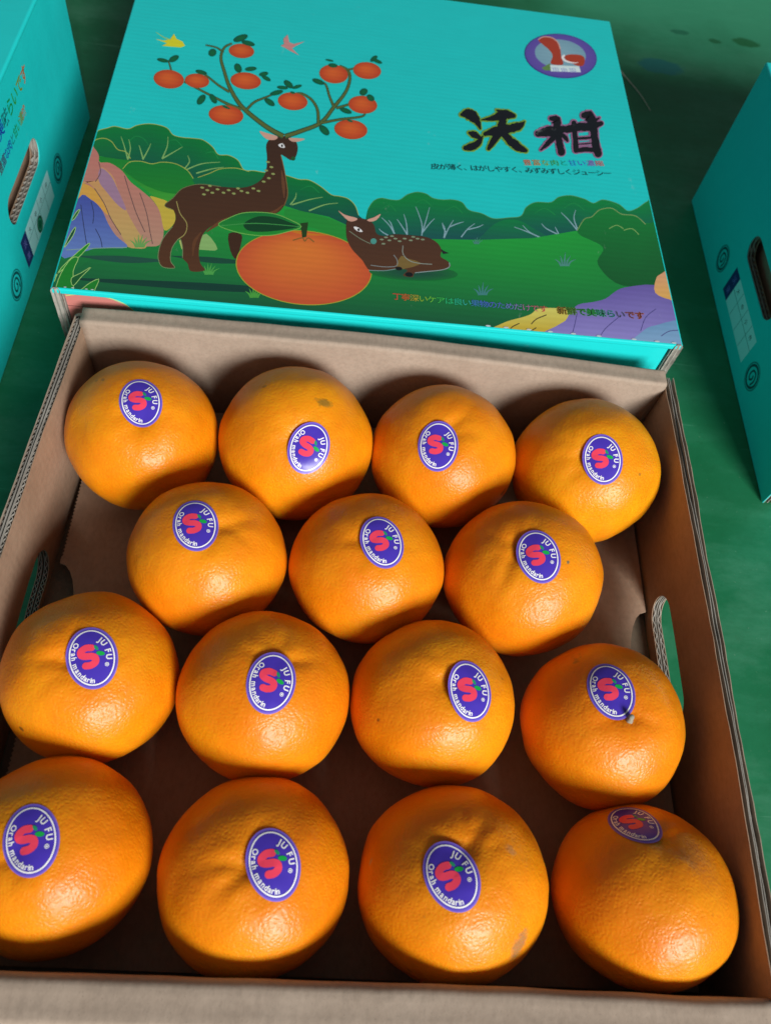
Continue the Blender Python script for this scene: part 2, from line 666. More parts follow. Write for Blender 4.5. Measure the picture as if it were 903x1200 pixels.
# base board and the loose floor panel with its toothed edge and finger notches
bm = bmesh.new()
add_box(bm, -0.1540, 0.1540, 0.0131, TL - 0.0095, 0.0004, 0.0012)
bm_obj('base_board', bm, KRAFT_IN, tray)
for bx0, bx1 in ((-0.1760, -0.1541), (0.1541, 0.1745)):
    for by0, by1 in ((0.0131, TL - 0.0095),):
        bm = bmesh.new()
        add_box(bm, bx0, bx1, by0, by1, 0.0004, 0.0012)
        bm_obj('base_flap', bm, FLUTE_SHADE, tray)  # dark paper paints the shade seen through the notches and side gaps
edge = []
yy0, yy1 = 0.0140, TL - 0.0100
y = yy0
right = [(0.1728, yy0)]
for k in range(13):
    a = -math.pi / 2 + math.pi * k / 12
    right.append((0.1728 - 0.013 * math.cos(a), 0.1775 + 0.034 * math.sin(a)))
right.append((0.1728, yy1))
lft = []
y = yy1
k = 0
while y > 0.2165:
    lft.append((-0.1702 + (0.0011 if k % 2 else 0), y))
    y -= 0.0012
    k += 1
for q in range(13):
    a = math.pi / 2 - math.pi * q / 12
    lft.append((-0.1702 + 0.013 * math.cos(a), 0.1795 + 0.034 * math.sin(a)))
y = 0.1445
while y > yy0:
    lft.append((-0.1702 + (0.0011 if k % 2 else 0), y))
    y -= 0.0012
    k += 1
outl = right + lft
tri = tessellate_polygon([[Vector((a, b, 0)) for a, b in outl]])
bm = bmesh.new()
tp = [bm.verts.new((a, b, 0.0090)) for a, b in outl]
bt = [bm.verts.new((a, b, 0.0080)) for a, b in outl]
for t in tri:
    bm.faces.new([tp[i] for i in t])
    bm.faces.new([bt[i] for i in t[::-1]])
for i in range(len(outl)):
    j = (i + 1) % len(outl)
    bm.faces.new((tp[i], tp[j], bt[j], bt[i]))
bm_obj('floor_panel', bm, KRAFT_IN, tray)
# folded corner of the left wall
bm = bmesh.new()
for i, (s, off) in enumerate(((TL + 0.0002, 0.0),)):
    n = 10
    rows = []
    for z in (0.0006, 0.03, 0.06, TH + 0.0004):
        row = []
        for k in range(n + 1):
            a = math.pi * k / n
            for rr in (0.0030,):
                row.append(bm.verts.new((left_x(TL) + 0.0030 - rr * math.cos(a), TL + rr * 0.8 * math.sin(a), z)))
        rows.append(row)
    for j in range(3):
        for k in range(n):
            bm.faces.new((rows[j][k], rows[j][k + 1], rows[j + 1][k + 1], rows[j + 1][k]))
    bm.faces.new(rows[-1])
bm_obj('corner_fold', bm, EDGE, tray, smooth=True)

# ------------------------------------------------------------------ the printed lid lying behind the tray
LIDX, LIDY, LIDT, LZ, LWd, LL = -0.00217, 0.35084, 0.02152, 0.0860, 0.37325, 0.34991
lid = thing('box_lid', 'teal printed carton lid with deer and orange picture, lying behind the open tray', 'lid', (LIDX, LIDY, 0), LIDT)
teal_lin = ink(TEAL)
tl = 0.004
bm = bmesh.new()
bev_box(bm, -LWd / 2, LWd / 2, 0.0, LL, LZ - 0.004, LZ, 0.0009, 2)
o = bm_obj('top_panel', bm, LIDPRINT, lid)
flat_attr(o, teal_lin)
bm = bmesh.new()
bev_box(bm, -LWd / 2 + 0.0062, LWd / 2 - 0.0062, 0.0022, 0.0062, 0.0008, LZ - 0.0042, 0.0006, 1)
front = bm_obj('front_panel', bm, LIDPRINT, lid)
flat_attr(front, teal_lin)
bm = bmesh.new()
bev_box(bm, -LWd / 2 + 0.0062, LWd / 2 - 0.0062, LL - 0.005, LL - 0.001, 0.0008, LZ - 0.0042, 0.0006, 1)
flat_attr(bm_obj('back_panel', bm, LIDPRINT, lid), teal_lin)
for sg in (-1, 1):
    bm = bmesh.new()
    xo = sg * LWd / 2
    add_box(bm, *sorted((xo - sg * 0.0004, xo)), 0.0006, LL, 0.0005, LZ - 0.0009)
    sp = bm_obj('side_panel', bm, LIDPRINT, lid)
    flat_attr(sp, teal_lin)
    # raw layered edge of the doubled side panel
    for k, (a, b, fr, mt) in enumerate(((0.0005, 0.0024, 0.0016, FLUTE_SHADE), (0.0024, 0.0029, 0.0002, EDGE), (0.0029, 0.0036, 0.0030, FLUTE_SHADE),
                                        (0.0036, 0.0041, 0.0004, EDGE), (0.0041, 0.0056, 0.0018, FLUTE_SHADE), (0.0056, 0.0060, 0.0004, EDGE))):
        bm = bmesh.new()
        nseg = 30
        za, zb = 0.0006, LZ - 0.0041
        prev = None
        x0_, x1_ = sorted((xo - sg * a, xo - sg * b))
        for i in range(nseg + 1):
            z = za + (zb - za) * i / nseg
            yf = fr + 0.0007 * noise.noise(Vector((z * 140, k * 2.1 + sg, 0)))
            row = [bm.verts.new((x0_, yf, z)), bm.verts.new((x1_, yf, z)), bm.verts.new((x1_, LL - 0.006, z)), bm.verts.new((x0_, LL - 0.006, z))]
            if prev:
                for q in range(4):
                    bm.faces.new((prev[q], prev[(q + 1) % 4], row[(q + 1) % 4], row[q]))
            else:
                bm.faces.new(row)
            prev = row
        bm.faces.new(prev)
        bm_obj('board_layer', bm, mt, sp)
    # torn paper face showing at the front corner of the top fold
    bm = bmesh.new()
    n = 26
    x0_, x1_ = sorted((xo - sg * 0.0001, xo - sg * 0.0052))
    rows = []
    for i in range(n + 1):
        u = i / n
        z = 0.020 + (LZ + 0.0004 - 0.020) * u
        row = [bm.verts.new((x0_ + (x1_ - x0_) * q / 4, -0.0006 + (0.0009 if q in (1, 3) else 0) + 0.0006 * noise.noise(Vector((q * 1.7, u * 16, sg))), z - (0.0012 if q in (0, 4) and i == n else 0))) for q in range(5)]
        rows.append(row)
    back = [[bm.verts.new((v.co.x, 0.0008, v.co.z)) for v in rw_] for rw_ in rows]
    for i in range(n):
        for q in range(4):
            bm.faces.new((rows[i][q], rows[i][q + 1], rows[i + 1][q + 1], rows[i + 1][q]))
        bm.faces.new((rows[i][0], rows[i + 1][0], back[i + 1][0], back[i][0]))
        bm.faces.new((rows[i][4], back[i][4], back[i + 1][4], rows[i + 1][4]))
    for q in range(4):
        bm.faces.new((rows[n][q], rows[n][q + 1], back[n][q + 1], back[n][q]))
    bm_obj('raw_corner', bm, EDGE, sp)

# printed picture: outlines measured on the picture (x right, y down), brought onto the lid by its plane map
HM = (6.16869212e-04, 1.04801752e-05, -2.77710442e-01, 7.49710822e-05, -8.19253490e-04, 2.72306345e-01, -2.06247786e-04, 8.51305628e-04, 1.0)


def art(x, y):
    w = HM[6] * x + HM[7] * y + HM[8]
    return (HM[0] * x + HM[1] * y + HM[2]) / w, (HM[3] * x + HM[4] * y + HM[5]) / w


def lid_map(x, y, z):
    u, v = art(x, y)
    return (max(-LWd / 2 + 0.0011, min(LWd / 2 - 0.0011, u)), max(0.0012, min(LL - 0.001, v)), LZ + z)


LAYER = [0]


def lid_print():
    p = Print(lid_map)
    p.k = LAYER[0]
    return p


def done(p, name):
    LAYER[0] = p.k
    return p.build(name, LIDPRINT, lid)


def vgrad(y0, c0, y1, c1, sl=0.0):
    """ink tone running from c0 at picture height y0 to c1 at y1"""
    def f(x, y):
        t = max(0, min(1, (y - sl * x - y0) / (y1 - y0)))
        return tuple(a + (b - a) * t for a, b in zip(c0, c1))
    return f


OUTL = (150, 165, 75)
# shrubs
p = lid_print()
SH_T, SH_B = (6, 112, 52), (22, 62, 72)
left_shrub = [(105, 163), (113, 154), (126, 150), (135, 148), (150, 151), (160, 147), (172, 145), (184, 146), (196, 150), (203, 158), (214, 161), (226, 162), (238, 164), (249, 172),
              (256, 181), (268, 182), (279, 188), (286, 199), (298, 200), (310, 202), (325, 203), (337, 206), (350, 210), (362, 211), (375, 218), (388, 228), (398, 230), (408, 233), (416, 241), (420, 252),
              (430, 262), (430, 285), (330, 262), (280, 240), (200, 218), (100, 195)]
p.poly(left_shrub, vgrad(148, SH_T, 190, SH_B, 0.18), 5)
p.stroke(left_shrub[:30], 0.8, OUTL, 5)
p.poly([(100, 178), (108, 166), (120, 162), (131, 166), (138, 175), (148, 178), (152, 186), (146, 192), (100, 196)], vgrad(162, (14, 108, 50), 196, (16, 84, 60)), 5)
p.stroke([(104, 172), (112, 164), (122, 162), (131, 166), (138, 175), (148, 178), (153, 186)], 0.9, OUTL, 5)
right_shrub = [(428, 262), (431, 245), (437, 236), (446, 232), (458, 234), (468, 234), (477, 228), (488, 225), (499, 227), (507, 232), (518, 234), (530, 234), (541, 237), (549, 246), (564, 250), (578, 256),
               (596, 255), (610, 253), (616, 243), (627, 237), (645, 237), (654, 231), (668, 229), (684, 233), (695, 238), (706, 234), (724, 239), (735, 247), (746, 244), (758, 236), (775, 230), (785, 275), (690, 280), (620, 285), (560, 288), (430, 290)]
p.poly(right_shrub, vgrad(232, (10, 120, 58), 278, (24, 66, 82), 0.012), 5)
p.stroke(right_shrub[1:32], 0.8, (70, 140, 90), 5)
p.poly([(560, 284), (566, 275), (577, 264), (590, 258), (606, 258), (622, 266), (640, 282)], vgrad(256, (12, 118, 62), 284, (24, 84, 76)), 5)
for pts in ([(150, 168), (158, 160), (168, 162), (174, 170)], [(196, 166), (206, 164), (214, 172)], [(240, 180), (250, 178), (256, 186)], [(352, 222), (364, 218), (374, 226)], [(446, 246), (456, 240), (464, 248)],
            [(486, 238), (496, 234), (506, 242)], [(520, 248), (532, 242), (542, 250)], [(626, 250), (638, 244), (650, 252)], [(660, 244), (672, 238), (684, 246)], [(706, 242), (716, 238), (726, 244)]):
    p.stroke(pts, [0.4, 0.9, 0.9, 0.4][:len(pts)], (24, 128, 66), 4)
# pale twigs in the shrubs
TW1, TW2 = (120, 165, 95), (125, 160, 170)
for pts in ([(150, 187), (146, 172), (142, 160)], [(150, 187), (153, 174), (151, 163)], [(168, 187), (165, 176), (163, 170)], [(168, 186), (174, 175), (177, 168)],
            [(190, 186), (196, 172), (197, 160)], [(190, 186), (204, 178), (214, 172)], [(214, 200), (222, 190), (220, 182)], [(216, 200), (236, 192), (258, 190)], [(230, 203), (248, 198), (262, 196)],
            [(278, 217), (276, 208), (273, 203)], [(280, 217), (284, 210), (285, 205)], [(340, 240), (346, 232), (347, 226)], [(342, 240), (362, 234), (378, 231)], [(362, 247), (380, 240), (396, 238)]):
    p.stroke(pts, [1.7, 1.2, 0.6], TW1, 4)
for pts in ([(462, 274), (456, 264), (447, 255)], [(462, 274), (458, 262), (455, 258)], [(477, 275), (470, 264), (465, 257)], [(477, 275), (476, 262), (473, 251)], [(494, 276), (494, 262), (487, 242)],
            [(494, 274), (499, 258), (503, 243)], [(495, 272), (503, 262), (509, 256)], [(520, 279), (526, 266), (531, 258)], [(522, 272), (519, 266), (518, 261)], [(526, 266), (536, 262), (543, 260)], [(455, 276), (448, 272), (444, 268)],
            [(520, 278), (521, 268), (518, 262)], [(540, 278), (548, 268), (556, 262)], [(548, 269), (560, 266), (566, 263)],
            [(632, 278), (616, 271), (602, 266)], [(632, 278), (620, 272), (612, 264)], [(654, 275), (640, 268), (634, 262)], [(654, 274), (652, 270), (650, 266)], [(676, 270), (666, 258), (657, 249)], [(676, 268), (672, 256), (674, 246)]):
    p.stroke(pts, [1.5, 1.1, 0.6], TW2, 4)
done(p, 'printed_shrubs')

# meadow
p = lid_print()
ME = vgrad(232, (30, 146, 56), 358, (22, 76, 54), 0.085)
p.poly([(100, 186), (118, 183), (150, 190), (190, 206), (220, 222), (260, 236), (290, 240), (330, 240), (352, 247), (385, 254), (420, 270), (440, 282), (500, 280), (560, 281), (624, 279), (677, 270), (720, 262), (770, 262), (812, 410), (780, 410), (50, 347), (48, 335)], ME, 0)
p.poly([(116, 184), (136, 186), (160, 190), (190, 204), (222, 214), (236, 226), (220, 244), (196, 240), (170, 222), (146, 203), (122, 193)], vgrad(184, (24, 118, 44), 240, (60, 150, 50)), 5)
p.poly([(144, 198), (152, 190), (165, 189), (178, 192), (190, 190), (206, 192), (220, 200), (228, 212), (224, 226), (196, 226), (168, 216)], vgrad(189, (18, 112, 48), 226, (28, 120, 42)), 5)
p.stroke([(144, 198), (152, 190), (165, 189), (178, 192), (190, 190), (206, 192), (220, 200), (228, 212)], 0.9, OUTL, 5)
p.poly([(226, 212), (240, 206), (256, 199), (276, 197), (296, 202), (318, 212), (330, 232), (260, 236)], vgrad(198, (14, 112, 56), 232, (20, 84, 66)), 5)
p.stroke([(232, 208), (246, 203), (258, 198), (276, 197), (292, 201)], 0.9, OUTL, 5)
p.poly([(334, 246), (352, 247), (385, 256), (415, 270), (400, 280), (370, 268), (338, 258)], (34, 132, 52), 4)
p.poly([(676, 268), (684, 257), (693, 254), (702, 246), (716, 244), (728, 251), (744, 253), (756, 262), (775, 262), (785, 300), (790, 330), (730, 335), (700, 310), (706, 290), (680, 276)], vgrad(244, (20, 116, 52), 325, (20, 84, 42)), 5)
p.stroke([(676, 270), (684, 257), (693, 254), (702, 246), (716, 244), (728, 251), (744, 253), (756, 263)], 0.9, (120, 150, 90), 5)
p.stroke([(713, 268), (722, 264), (730, 268)], 0.9, (120, 160, 90), 5)
p.stroke([(730, 270), (740, 268), (748, 275)], 0.9, (120, 160, 90), 5)
# printed soft shadow streaks of the drawing
for (x0, y0, x1, y1, w, c) in ((60, 325, 420, 345, 9, (18, 58, 48)), (200, 300, 300, 308, 7, (24, 70, 54)), (90, 300, 200, 306, 8, (30, 76, 62)), (430, 318, 520, 326, 8, (30, 62, 52))):
    p.stroke([(x0, y0), ((x0 + x1) / 2, (y0 + y1) / 2 + 1), (x1, y1)], [0.5, w, 0.5], c, 6)
done(p, 'printed_meadow')

# rocks, left and right
p = lid_print()
p.poly([(90, 240), (104, 172), (111, 174), (116, 182), (117, 190), (129, 191), (143, 200), (153, 213), (168, 225), (180, 236), (188, 250), (192, 271), (187, 287), (170, 289), (157, 291), (143, 285), (122, 262)], vgrad(185, (176, 110, 100), 290, (170, 130, 110)), 4)
p.poly([(90, 216), (100, 213), (111, 221), (122, 238), (130, 256), (140, 272), (150, 288), (158, 291), (172, 289), (160, 268), (150, 250), (140, 226), (132, 206), (118, 196), (116, 210)], vgrad(215, (190, 140, 90), 285, (178, 150, 92)), 4)
p.poly([(118, 197), (130, 206), (140, 226), (148, 246), (138, 240), (126, 226), (116, 212)], (150, 116, 140), 4)
p.poly([(86, 216), (98, 215), (111, 222), (122, 238), (127, 252), (118, 244), (107, 235), (92, 232)], (200, 148, 66), 4)
p.poly([(70, 300), (92, 233), (107, 234), (119, 245), (127, 262), (136, 276), (149, 290), (112, 291)], vgrad(235, (66, 78, 150), 291, (92, 116, 176)), 4)
p.poly([(176, 230), (188, 233), (197, 237), (205, 250), (204, 262), (193, 270), (188, 250), (182, 238)], (186, 164, 62), 4)
p.poly([(213, 292), (210, 282), (214, 280), (226, 290)], (168, 180, 100), 0)
p.poly([(230, 284), (242, 274), (255, 292), (240, 293), (228, 291)], (128, 168, 100), 3)
LN = (98, 74, 74)
for pts in ([(116, 190), (118, 202), (112, 213)], [(111, 221), (122, 238), (130, 256), (142, 275)], [(146, 206), (152, 226), (160, 250), (170, 272)], [(164, 226), (172, 250), (176, 272), (179, 286)]):
    p.stroke(pts, 1.0, LN, 5)
for pts in ([(95, 240), (98, 262), (102, 288)], [(107, 236), (110, 250), (109, 262)], [(112, 268), (118, 280), (120, 290)]):
    p.stroke(pts, 1.0, (48, 56, 92), 5)
p.stroke([(78, 293), (112, 291), (149, 290)], 0.9, (120, 150, 140), 4)
done(p, 'printed_rocks')
p = lid_print()
p.poly([(566, 392), (572, 387), (593, 377), (611, 372), (622, 368), (630, 362), (650, 361), (667, 364), (662, 378), (647, 397)], vgrad(362, (196, 190, 96), 394, (184, 158, 52)), 3)
for pts in ([(640, 369), (628, 374), (622, 380)], [(608, 379), (600, 383), (596, 388)], [(628, 384), (622, 388), (620, 392)]):
    p.stroke(pts, 1.3, (74, 66, 40), 4)
p.poly([(645, 398), (662, 376), (668, 366), (677, 357), (694, 354), (709, 350), (723, 340), (737, 336), (766, 334), (790, 346), (812, 410)], vgrad(336, (96, 84, 152), 404, (132, 124, 186)), 3)
p.poly([(768, 327), (774, 321), (790, 316), (800, 350), (784, 351), (767, 343)], vgrad(318, (196, 142, 112), 350, (206, 160, 84)), 3)
p.poly([(743, 405), (754, 387), (769, 381), (800, 377), (815, 412)], vgrad(378, (100, 140, 176), 404, (120, 156, 190)), 3)
for pts in ([(676, 366), (672, 384), (668, 398)], [(724, 372), (708, 386), (700, 400)], [(768, 362), (756, 372), (750, 388)], [(774, 394), (784, 388), (800, 387)]):
    p.stroke(pts, 0.9, (70, 66, 120), 4)
done(p, 'printed_rocks')

# grass blades
for blade, c in (([(64, 330), (72, 314), (100, 288), (105, 287), (90, 304), (66, 322)], (30, 128, 40)), ([(66, 342), (72, 320), (84, 303), (92, 303), (86, 318), (85, 344)], (28, 118, 40)),
                 ([(94, 344), (102, 334), (116, 327), (112, 338), (108, 345)], (28, 118, 40)), ([(84, 326), (95, 320), (107, 313), (96, 324), (86, 335)], (26, 84, 44)), ([(78, 284), (84, 272), (89, 266), (86, 276), (76, 290)], (18, 70, 48)),
                 ([(84, 258), (90, 248), (94, 246), (88, 256)], (40, 90, 50))):
    p = lid_print()
    p.poly(blade, c, 3)
    p.stroke(blade, 0.8, (150, 190, 110), 3, True)
    done(p, 'printed_grass_blade')


def tuft(cx, cy, s, c, n=6):
    p = lid_print()
    for i in range(n):
        a = (i / (n - 1) - 0.5) * 2
        p.stroke([(cx + a * 3.0 * s, cy), (cx + a * 5 * s, cy - 6 * s * (1 - abs(a) * 0.4)), (cx + a * 9 * s + 1, cy - 12 * s * (1 - abs(a) * 0.5))], [1.8 * s, 1.4 * s, 0.3], c, 3)
    done(p, 'printed_grass_tuft')


tuft(164, 290, 1.4, (96, 150, 80))
tuft(245, 322, 1.25, (70, 150, 70))
tuft(298, 349, 1.3, (70, 150, 60))
tuft(565, 346, 1.3, (60, 120, 120), 5)
tuft(661, 312, 1.35, (70, 130, 120), 5)
tuft(558, 286, 0.7, (70, 130, 120), 5)

# standing deer with its fruit-bearing antlers
p = lid_print()
BR, BR2 = (58, 38, 28), (70, 45, 30)
deer = [(318, 162), (327, 160), (337, 160), (346, 165), (349, 174), (346, 185), (341, 188), (334, 184), (329, 182), (332, 194), (335, 210), (337, 228), (333, 241), (324, 250), (306, 252), (286, 254), (268, 257),
        (252, 263), (240, 272), (235, 283), (233, 297), (235, 309), (240, 317), (224, 318), (220, 309), (214, 302), (214, 290), (211, 280), (206, 284), (201, 293), (200, 306), (205, 314), (191, 313), (186, 305), (186, 295),
        (191, 280), (202, 266), (206, 256), (203, 246), (193, 241), (203, 232), (214, 221), (234, 216), (259, 219), (285, 220), (302, 214), (311, 203), (313, 186), (312, 170)]
p.poly(deer, vgrad(165, BR, 318, (80, 50, 32)), 4)
p.stroke([(242, 272), (262, 259), (290, 254), (318, 250), (332, 240)], [1, 5, 4, 4, 1], (98, 62, 38), 5)
p.stroke([(226, 300), (228, 284), (236, 272)], [1, 4, 1], (92, 58, 36), 5)
p.stroke([(330, 200), (332, 216), (333, 232)], [1, 4, 1], (96, 62, 40), 5)
p.stroke([(207, 236), (211, 250), (219, 262), (217, 274), (208, 281)], 1.0, (150, 140, 80), 4)
p.stroke([(329, 182), (332, 194), (335, 210), (337, 228), (333, 241)], 1.0, (120, 90, 50), 4)
p.stroke(deer[25:37], 0.8, (110, 130, 90), 4)
p.stroke(deer[38:44], 0.8, (100, 110, 70), 4)
p.poly([(268, 274), (283, 275), (282, 288), (277, 304), (270, 294)], (60, 38, 26), 3)
p.poly([(304, 154), (312, 156), (325, 160), (322, 164), (312, 163)], (196, 150, 132), 3)
p.poly([(338, 162), (347, 162), (357, 163), (350, 166), (342, 166)], (190, 150, 132), 3)
p.poly([(326, 170), (331, 168), (334, 173), (329, 173)], (235, 235, 230), 2)
p.ell(330.5, 171, 1.2, 1.6, 0, (20, 15, 12))
p.ell(343.5, 186, 2.6, 2.4, 0, (30, 80, 40))
for (x, y) in ((237, 220), (243, 223), (239, 228), (249, 226), (255, 222), (262, 226), (268, 223), (274, 227), (283, 224), (290, 226), (297, 221), (303, 224), (309, 213), (315, 209), (312, 200), (318, 196), (314, 190), (246, 218), (279, 221), (320, 204)):
    p.ell(x, y, 2.3, 1.2, 0.15, (136, 150, 88), n=10)
done(p, 'printed_deer')

p = lid_print()
AN, AN2 = (86, 98, 48), (40, 74, 50)
for pts, w in (([(332, 160), (314, 150), (293, 134), (280, 121), (269, 102), (263, 84), (259, 68), (263, 56), (272, 51)], [5.5, 5, 4.6, 4.2, 3.6, 3, 2.6, 2, 1.4]),
               ([(334, 160), (352, 154), (376, 144), (391, 126), (405, 108), (410, 92), (407, 82), (398, 77)], [5, 4.5, 4, 3.6, 3, 2.6, 2, 1.2]),
               ([(373, 145), (372, 129), (365, 117), (354, 110), (345, 110)], [3, 2.6, 2.2, 1.8, 1]), ([(391, 125), (386, 113), (382, 100), (376, 96)], [2.4, 2, 1.6, 1]), ([(394, 127), (410, 122), (423, 116)], [2.4, 1.8, 1]),
               ([(378, 144), (399, 140), (423, 137), (428, 133)], [2.6, 2, 1.6, 1]), ([(289, 129), (298, 120), (312, 114), (322, 110)], [2.4, 2, 1.5, 0.8]), ([(283, 128), (269, 123), (249, 113), (216, 96)], [3, 2.6, 2, 1.4]),
               ([(269, 108), (256, 100), (241, 88), (234, 84)], [2.4, 1.8, 1.3, 0.8]), ([(201, 83), (199, 76), (197, 71)], [1.2, 1, 0.8]), ([(262, 62), (254, 56), (241, 53)], [1.6, 1.2, 0.8]), ([(407, 82), (416, 80), (424, 76)], [1.5, 1.2, 0.8])):
    p.stroke(pts, [q + 1.0 for q in w], AN2, 5)
    p.stroke(pts, [q * 0.72 for q in w], AN, 5)
for (x, y, a, b, r) in ((198, 93, 17.5, 10.5, 0.12), (231, 95, 14, 8, 0.1), (265, 135, 20, 11, 0.1), (288, 95, 17.5, 9.5, 0.1), (283, 60, 14.5, 8, 0.08), (343, 119, 17, 10, 0.1), (391, 87, 16.5, 10.5, 0.12), (430, 83, 16, 9.5, 0.1), (425, 123, 16.5, 10, 0.1), (411, 152, 19, 11, 0.1)):
    p.ell(x, y, a + 0.5, b + 0.5, r, (128, 96, 44))
    p.ell(x, y, a, b, r, (202, 92, 40), (176, 62, 34), off=(-0.1, -0.25))
done(p, 'printed_fruit_branches')
p = lid_print()
for (x, y, a, b, r) in ((191, 71, 7, 2.4, 0.2), (204, 69, 6.5, 3.4, -0.5), (236, 117, 7, 4, -0.9), (250, 116, 6.5, 3.4, 1.0), (249, 62, 5, 4.4, -0.6), (282, 45, 9, 3.8, -0.35), (291, 51, 8, 3, 0.25), (279, 80, 5.8, 4.2, 1.1),
                        (294, 81, 7, 2.6, -0.1), (309, 87, 5.5, 2.6, -0.2), (312, 92, 6, 2.4, 0.5), (316, 120, 7, 3.4, 0.6), (324, 109, 8, 2.8, -0.25), (338, 99, 6.5, 3.6, 0.7), (331, 103, 6.5, 2.2, 0.1), (348, 102, 6, 2, -0.3), (236, 85, 7, 2.6, 0.25),
                        (373, 96, 7.5, 3, 0.35), (390, 77, 5.5, 2.6, 0.1), (386, 71, 5, 1.2, 0.2), (438, 69, 5, 2.6, -0.7), (442, 72, 6, 2.2, 0.4), (426, 108, 5, 4, -0.5), (434, 115, 5, 3.6, 0.6), (405, 130, 7.5, 3, 0.35), (380, 153, 7.5, 4.2, 0.8), (265, 126, 5, 1.5, 0.4), (343, 109, 3, 1.4, 0.2), (410, 142, 3.5, 1.2, 0.3)):
    p.ell(x, y, a, b, r, (8, 96, 56), (6, 78, 58), n=16)
done(p, 'printed_leaves')

# big orange with leaf
p = lid_print()
p.ell(356, 314, 80, 43.6, 0.09, (150, 160, 50), n=64)
p.ell(356, 314, 79, 42.8, 0.09, (204, 112, 46), (184, 78, 46), n=64, off=(-0.05, -0.55))
p.stroke([(330, 268), (356, 274), (384, 276)], [0.5, 3, 0.5], (188, 110, 34), 4)
p.poly([(352, 262), (361, 261), (359, 278), (354, 279)], (34, 60, 28), 0)
p.stroke([(343, 282), (354, 279), (357, 283), (361, 279), (368, 284)], 1.6, (130, 90, 40), 3)
leaf = [(256, 264), (268, 256), (284, 250), (303, 249), (322, 251), (338, 257), (353, 266), (336, 272), (318, 276), (298, 276), (276, 272)]
p.poly(leaf, vgrad(249, (20, 106, 50), 276, (34, 134, 46)), 4)
p.poly([(286, 262), (302, 254), (322, 255), (340, 261), (350, 266), (330, 270), (306, 272), (290, 270)], (14, 62, 34), 4)
p.stroke(leaf, 0.9, (110, 170, 80), 4, True)
p.stroke([(258, 265), (300, 262), (352, 266)], [0.8, 1.0, 0.8], (60, 140, 70), 4)
done(p, 'printed_orange')

# resting fawn
p = lid_print()
p.ell(484, 320, 52, 9, 0.04, (28, 70, 58), (24, 100, 50), n=30)
fawn = [(407, 258), (418, 256), (431, 258), (438, 264), (441, 274), (450, 277), (462, 275), (479, 276), (498, 278), (511, 284), (517, 293), (516, 301), (525, 307), (527, 313), (518, 317), (500, 319), (486, 320), (483, 325), (472, 323), (477, 317),
        (466, 315), (450, 317), (433, 317), (424, 305), (412, 292), (406, 278)]
p.poly(fawn, vgrad(258, (68, 45, 34), 322, (78, 50, 34)), 4)
p.poly([(464, 311), (470, 300), (476, 303), (494, 309), (470, 316)], (112, 92, 50), 2)
p.stroke([(472, 288), (472, 298), (480, 306), (492, 309), (506, 310)], 0.9, (130, 140, 130), 4)
p.stroke([(461, 299), (465, 305), (464, 312), (450, 313), (434, 311)], 0.8, (120, 130, 130), 4)
p.stroke([(486, 320), (500, 318.5), (518, 316.5), (526, 313), (526, 308)], 0.9, (130, 150, 150), 4)
p.stroke([(432, 317), (450, 317.5), (466, 315)], 0.8, (110, 140, 140), 4)
p.poly([(396, 247), (404, 252), (418, 256), (416, 259), (408, 259)], (196, 150, 132), 3)
p.poly([(446, 251), (441, 258), (434, 260), (430, 258), (438, 255)], (196, 150, 132), 3)
p.poly([(414, 266), (420, 267), (425, 272), (418, 271)], (235, 235, 230), 2)
p.ell(420, 269.5, 1.5, 1.6, 0, (15, 12, 10))
p.ell(437.5, 283, 3.6, 3.4, 0, (70, 140, 130))
p.stroke([(409, 271), (422, 280), (434, 286)], 0.9, (110, 120, 100), 4)
p.ell(467, 315, 4, 2.2, 0.1, (22, 24, 26))
p.ell(479, 322, 4.5, 2.6, 0.1, (22, 24, 26))
p.poly([(516, 292), (521, 295), (526, 297), (519, 298)], (30, 36, 36), 0)
for (x, y) in ((447, 281), (452, 278.5), (456, 282), (463, 280), (468, 283), (474, 280), (481, 282), (489, 280), (459, 277), (484, 278), (449, 286), (495, 281)):
    p.ell(x, y, 2.4, 1.0, 0.05, (120, 136, 110), n=10)
done(p, 'printed_fawn')

# birds
p = lid_print()
p.poly([(182, 46), (192, 48), (200, 46), (204, 40), (207, 46), (214, 49), (217, 54), (212, 56), (200, 55), (190, 54), (196, 51)], (206, 200, 40), 0)
p.stroke([(183, 38), (192, 44), (200, 47)], [0.4, 1, 1], (150, 190, 90), 3)
done(p, 'printed_bird')
p = lid_print()
p.poly([(329, 54), (333, 52), (332, 46), (337, 41), (339, 50), (344, 52), (357, 49), (347, 54), (342, 57), (350, 65), (340, 60), (335, 57)], (190, 130, 128), 0)
done(p, 'printed_bird')

# round badge
p = lid_print()
p.ell(656.5, 66, 42.5, 25.8, 0.13, (60, 54, 130), n=48)
p.ell(656.5, 65.7, 41.5, 24.8, 0.13, (104, 84, 160), (84, 70, 150), n=48)
p.ell(656, 64, 30, 17.2, 0.13, (122, 160, 174), (112, 150, 168), n=48)
redA = [(630, 47), (636, 43.5), (646, 44.5), (653, 50), (656, 58), (657, 66), (659, 76), (645, 75), (647, 66), (643, 59), (636, 53)]
p.poly(redA, (156, 56, 38), 4)
p.stroke(redA[:5], 1.2, (196, 150, 140), 3)
redB = [(661, 66), (668, 64), (680, 65), (684.5, 69), (683, 77), (676, 77.5), (667, 73), (662, 70)]
p.poly(redB, (160, 58, 38), 3)
p.stroke([(661, 65), (658.5, 68), (663, 72), (671, 74), (677, 73.5)], [2.4, 2.6, 2, 1.2, 0.4], (225, 220, 222), 4)
p.poly([(634, 80), (644, 74.5), (646, 83), (638, 83)], (92, 128, 70), 0)
p.poly([(644, 76.5), (678, 78), (680, 85), (645, 84)], (196, 216, 232), 0)
a0, a1 = (646.5, 83.2), (677, 84.2)
done(p, 'printed_badge')


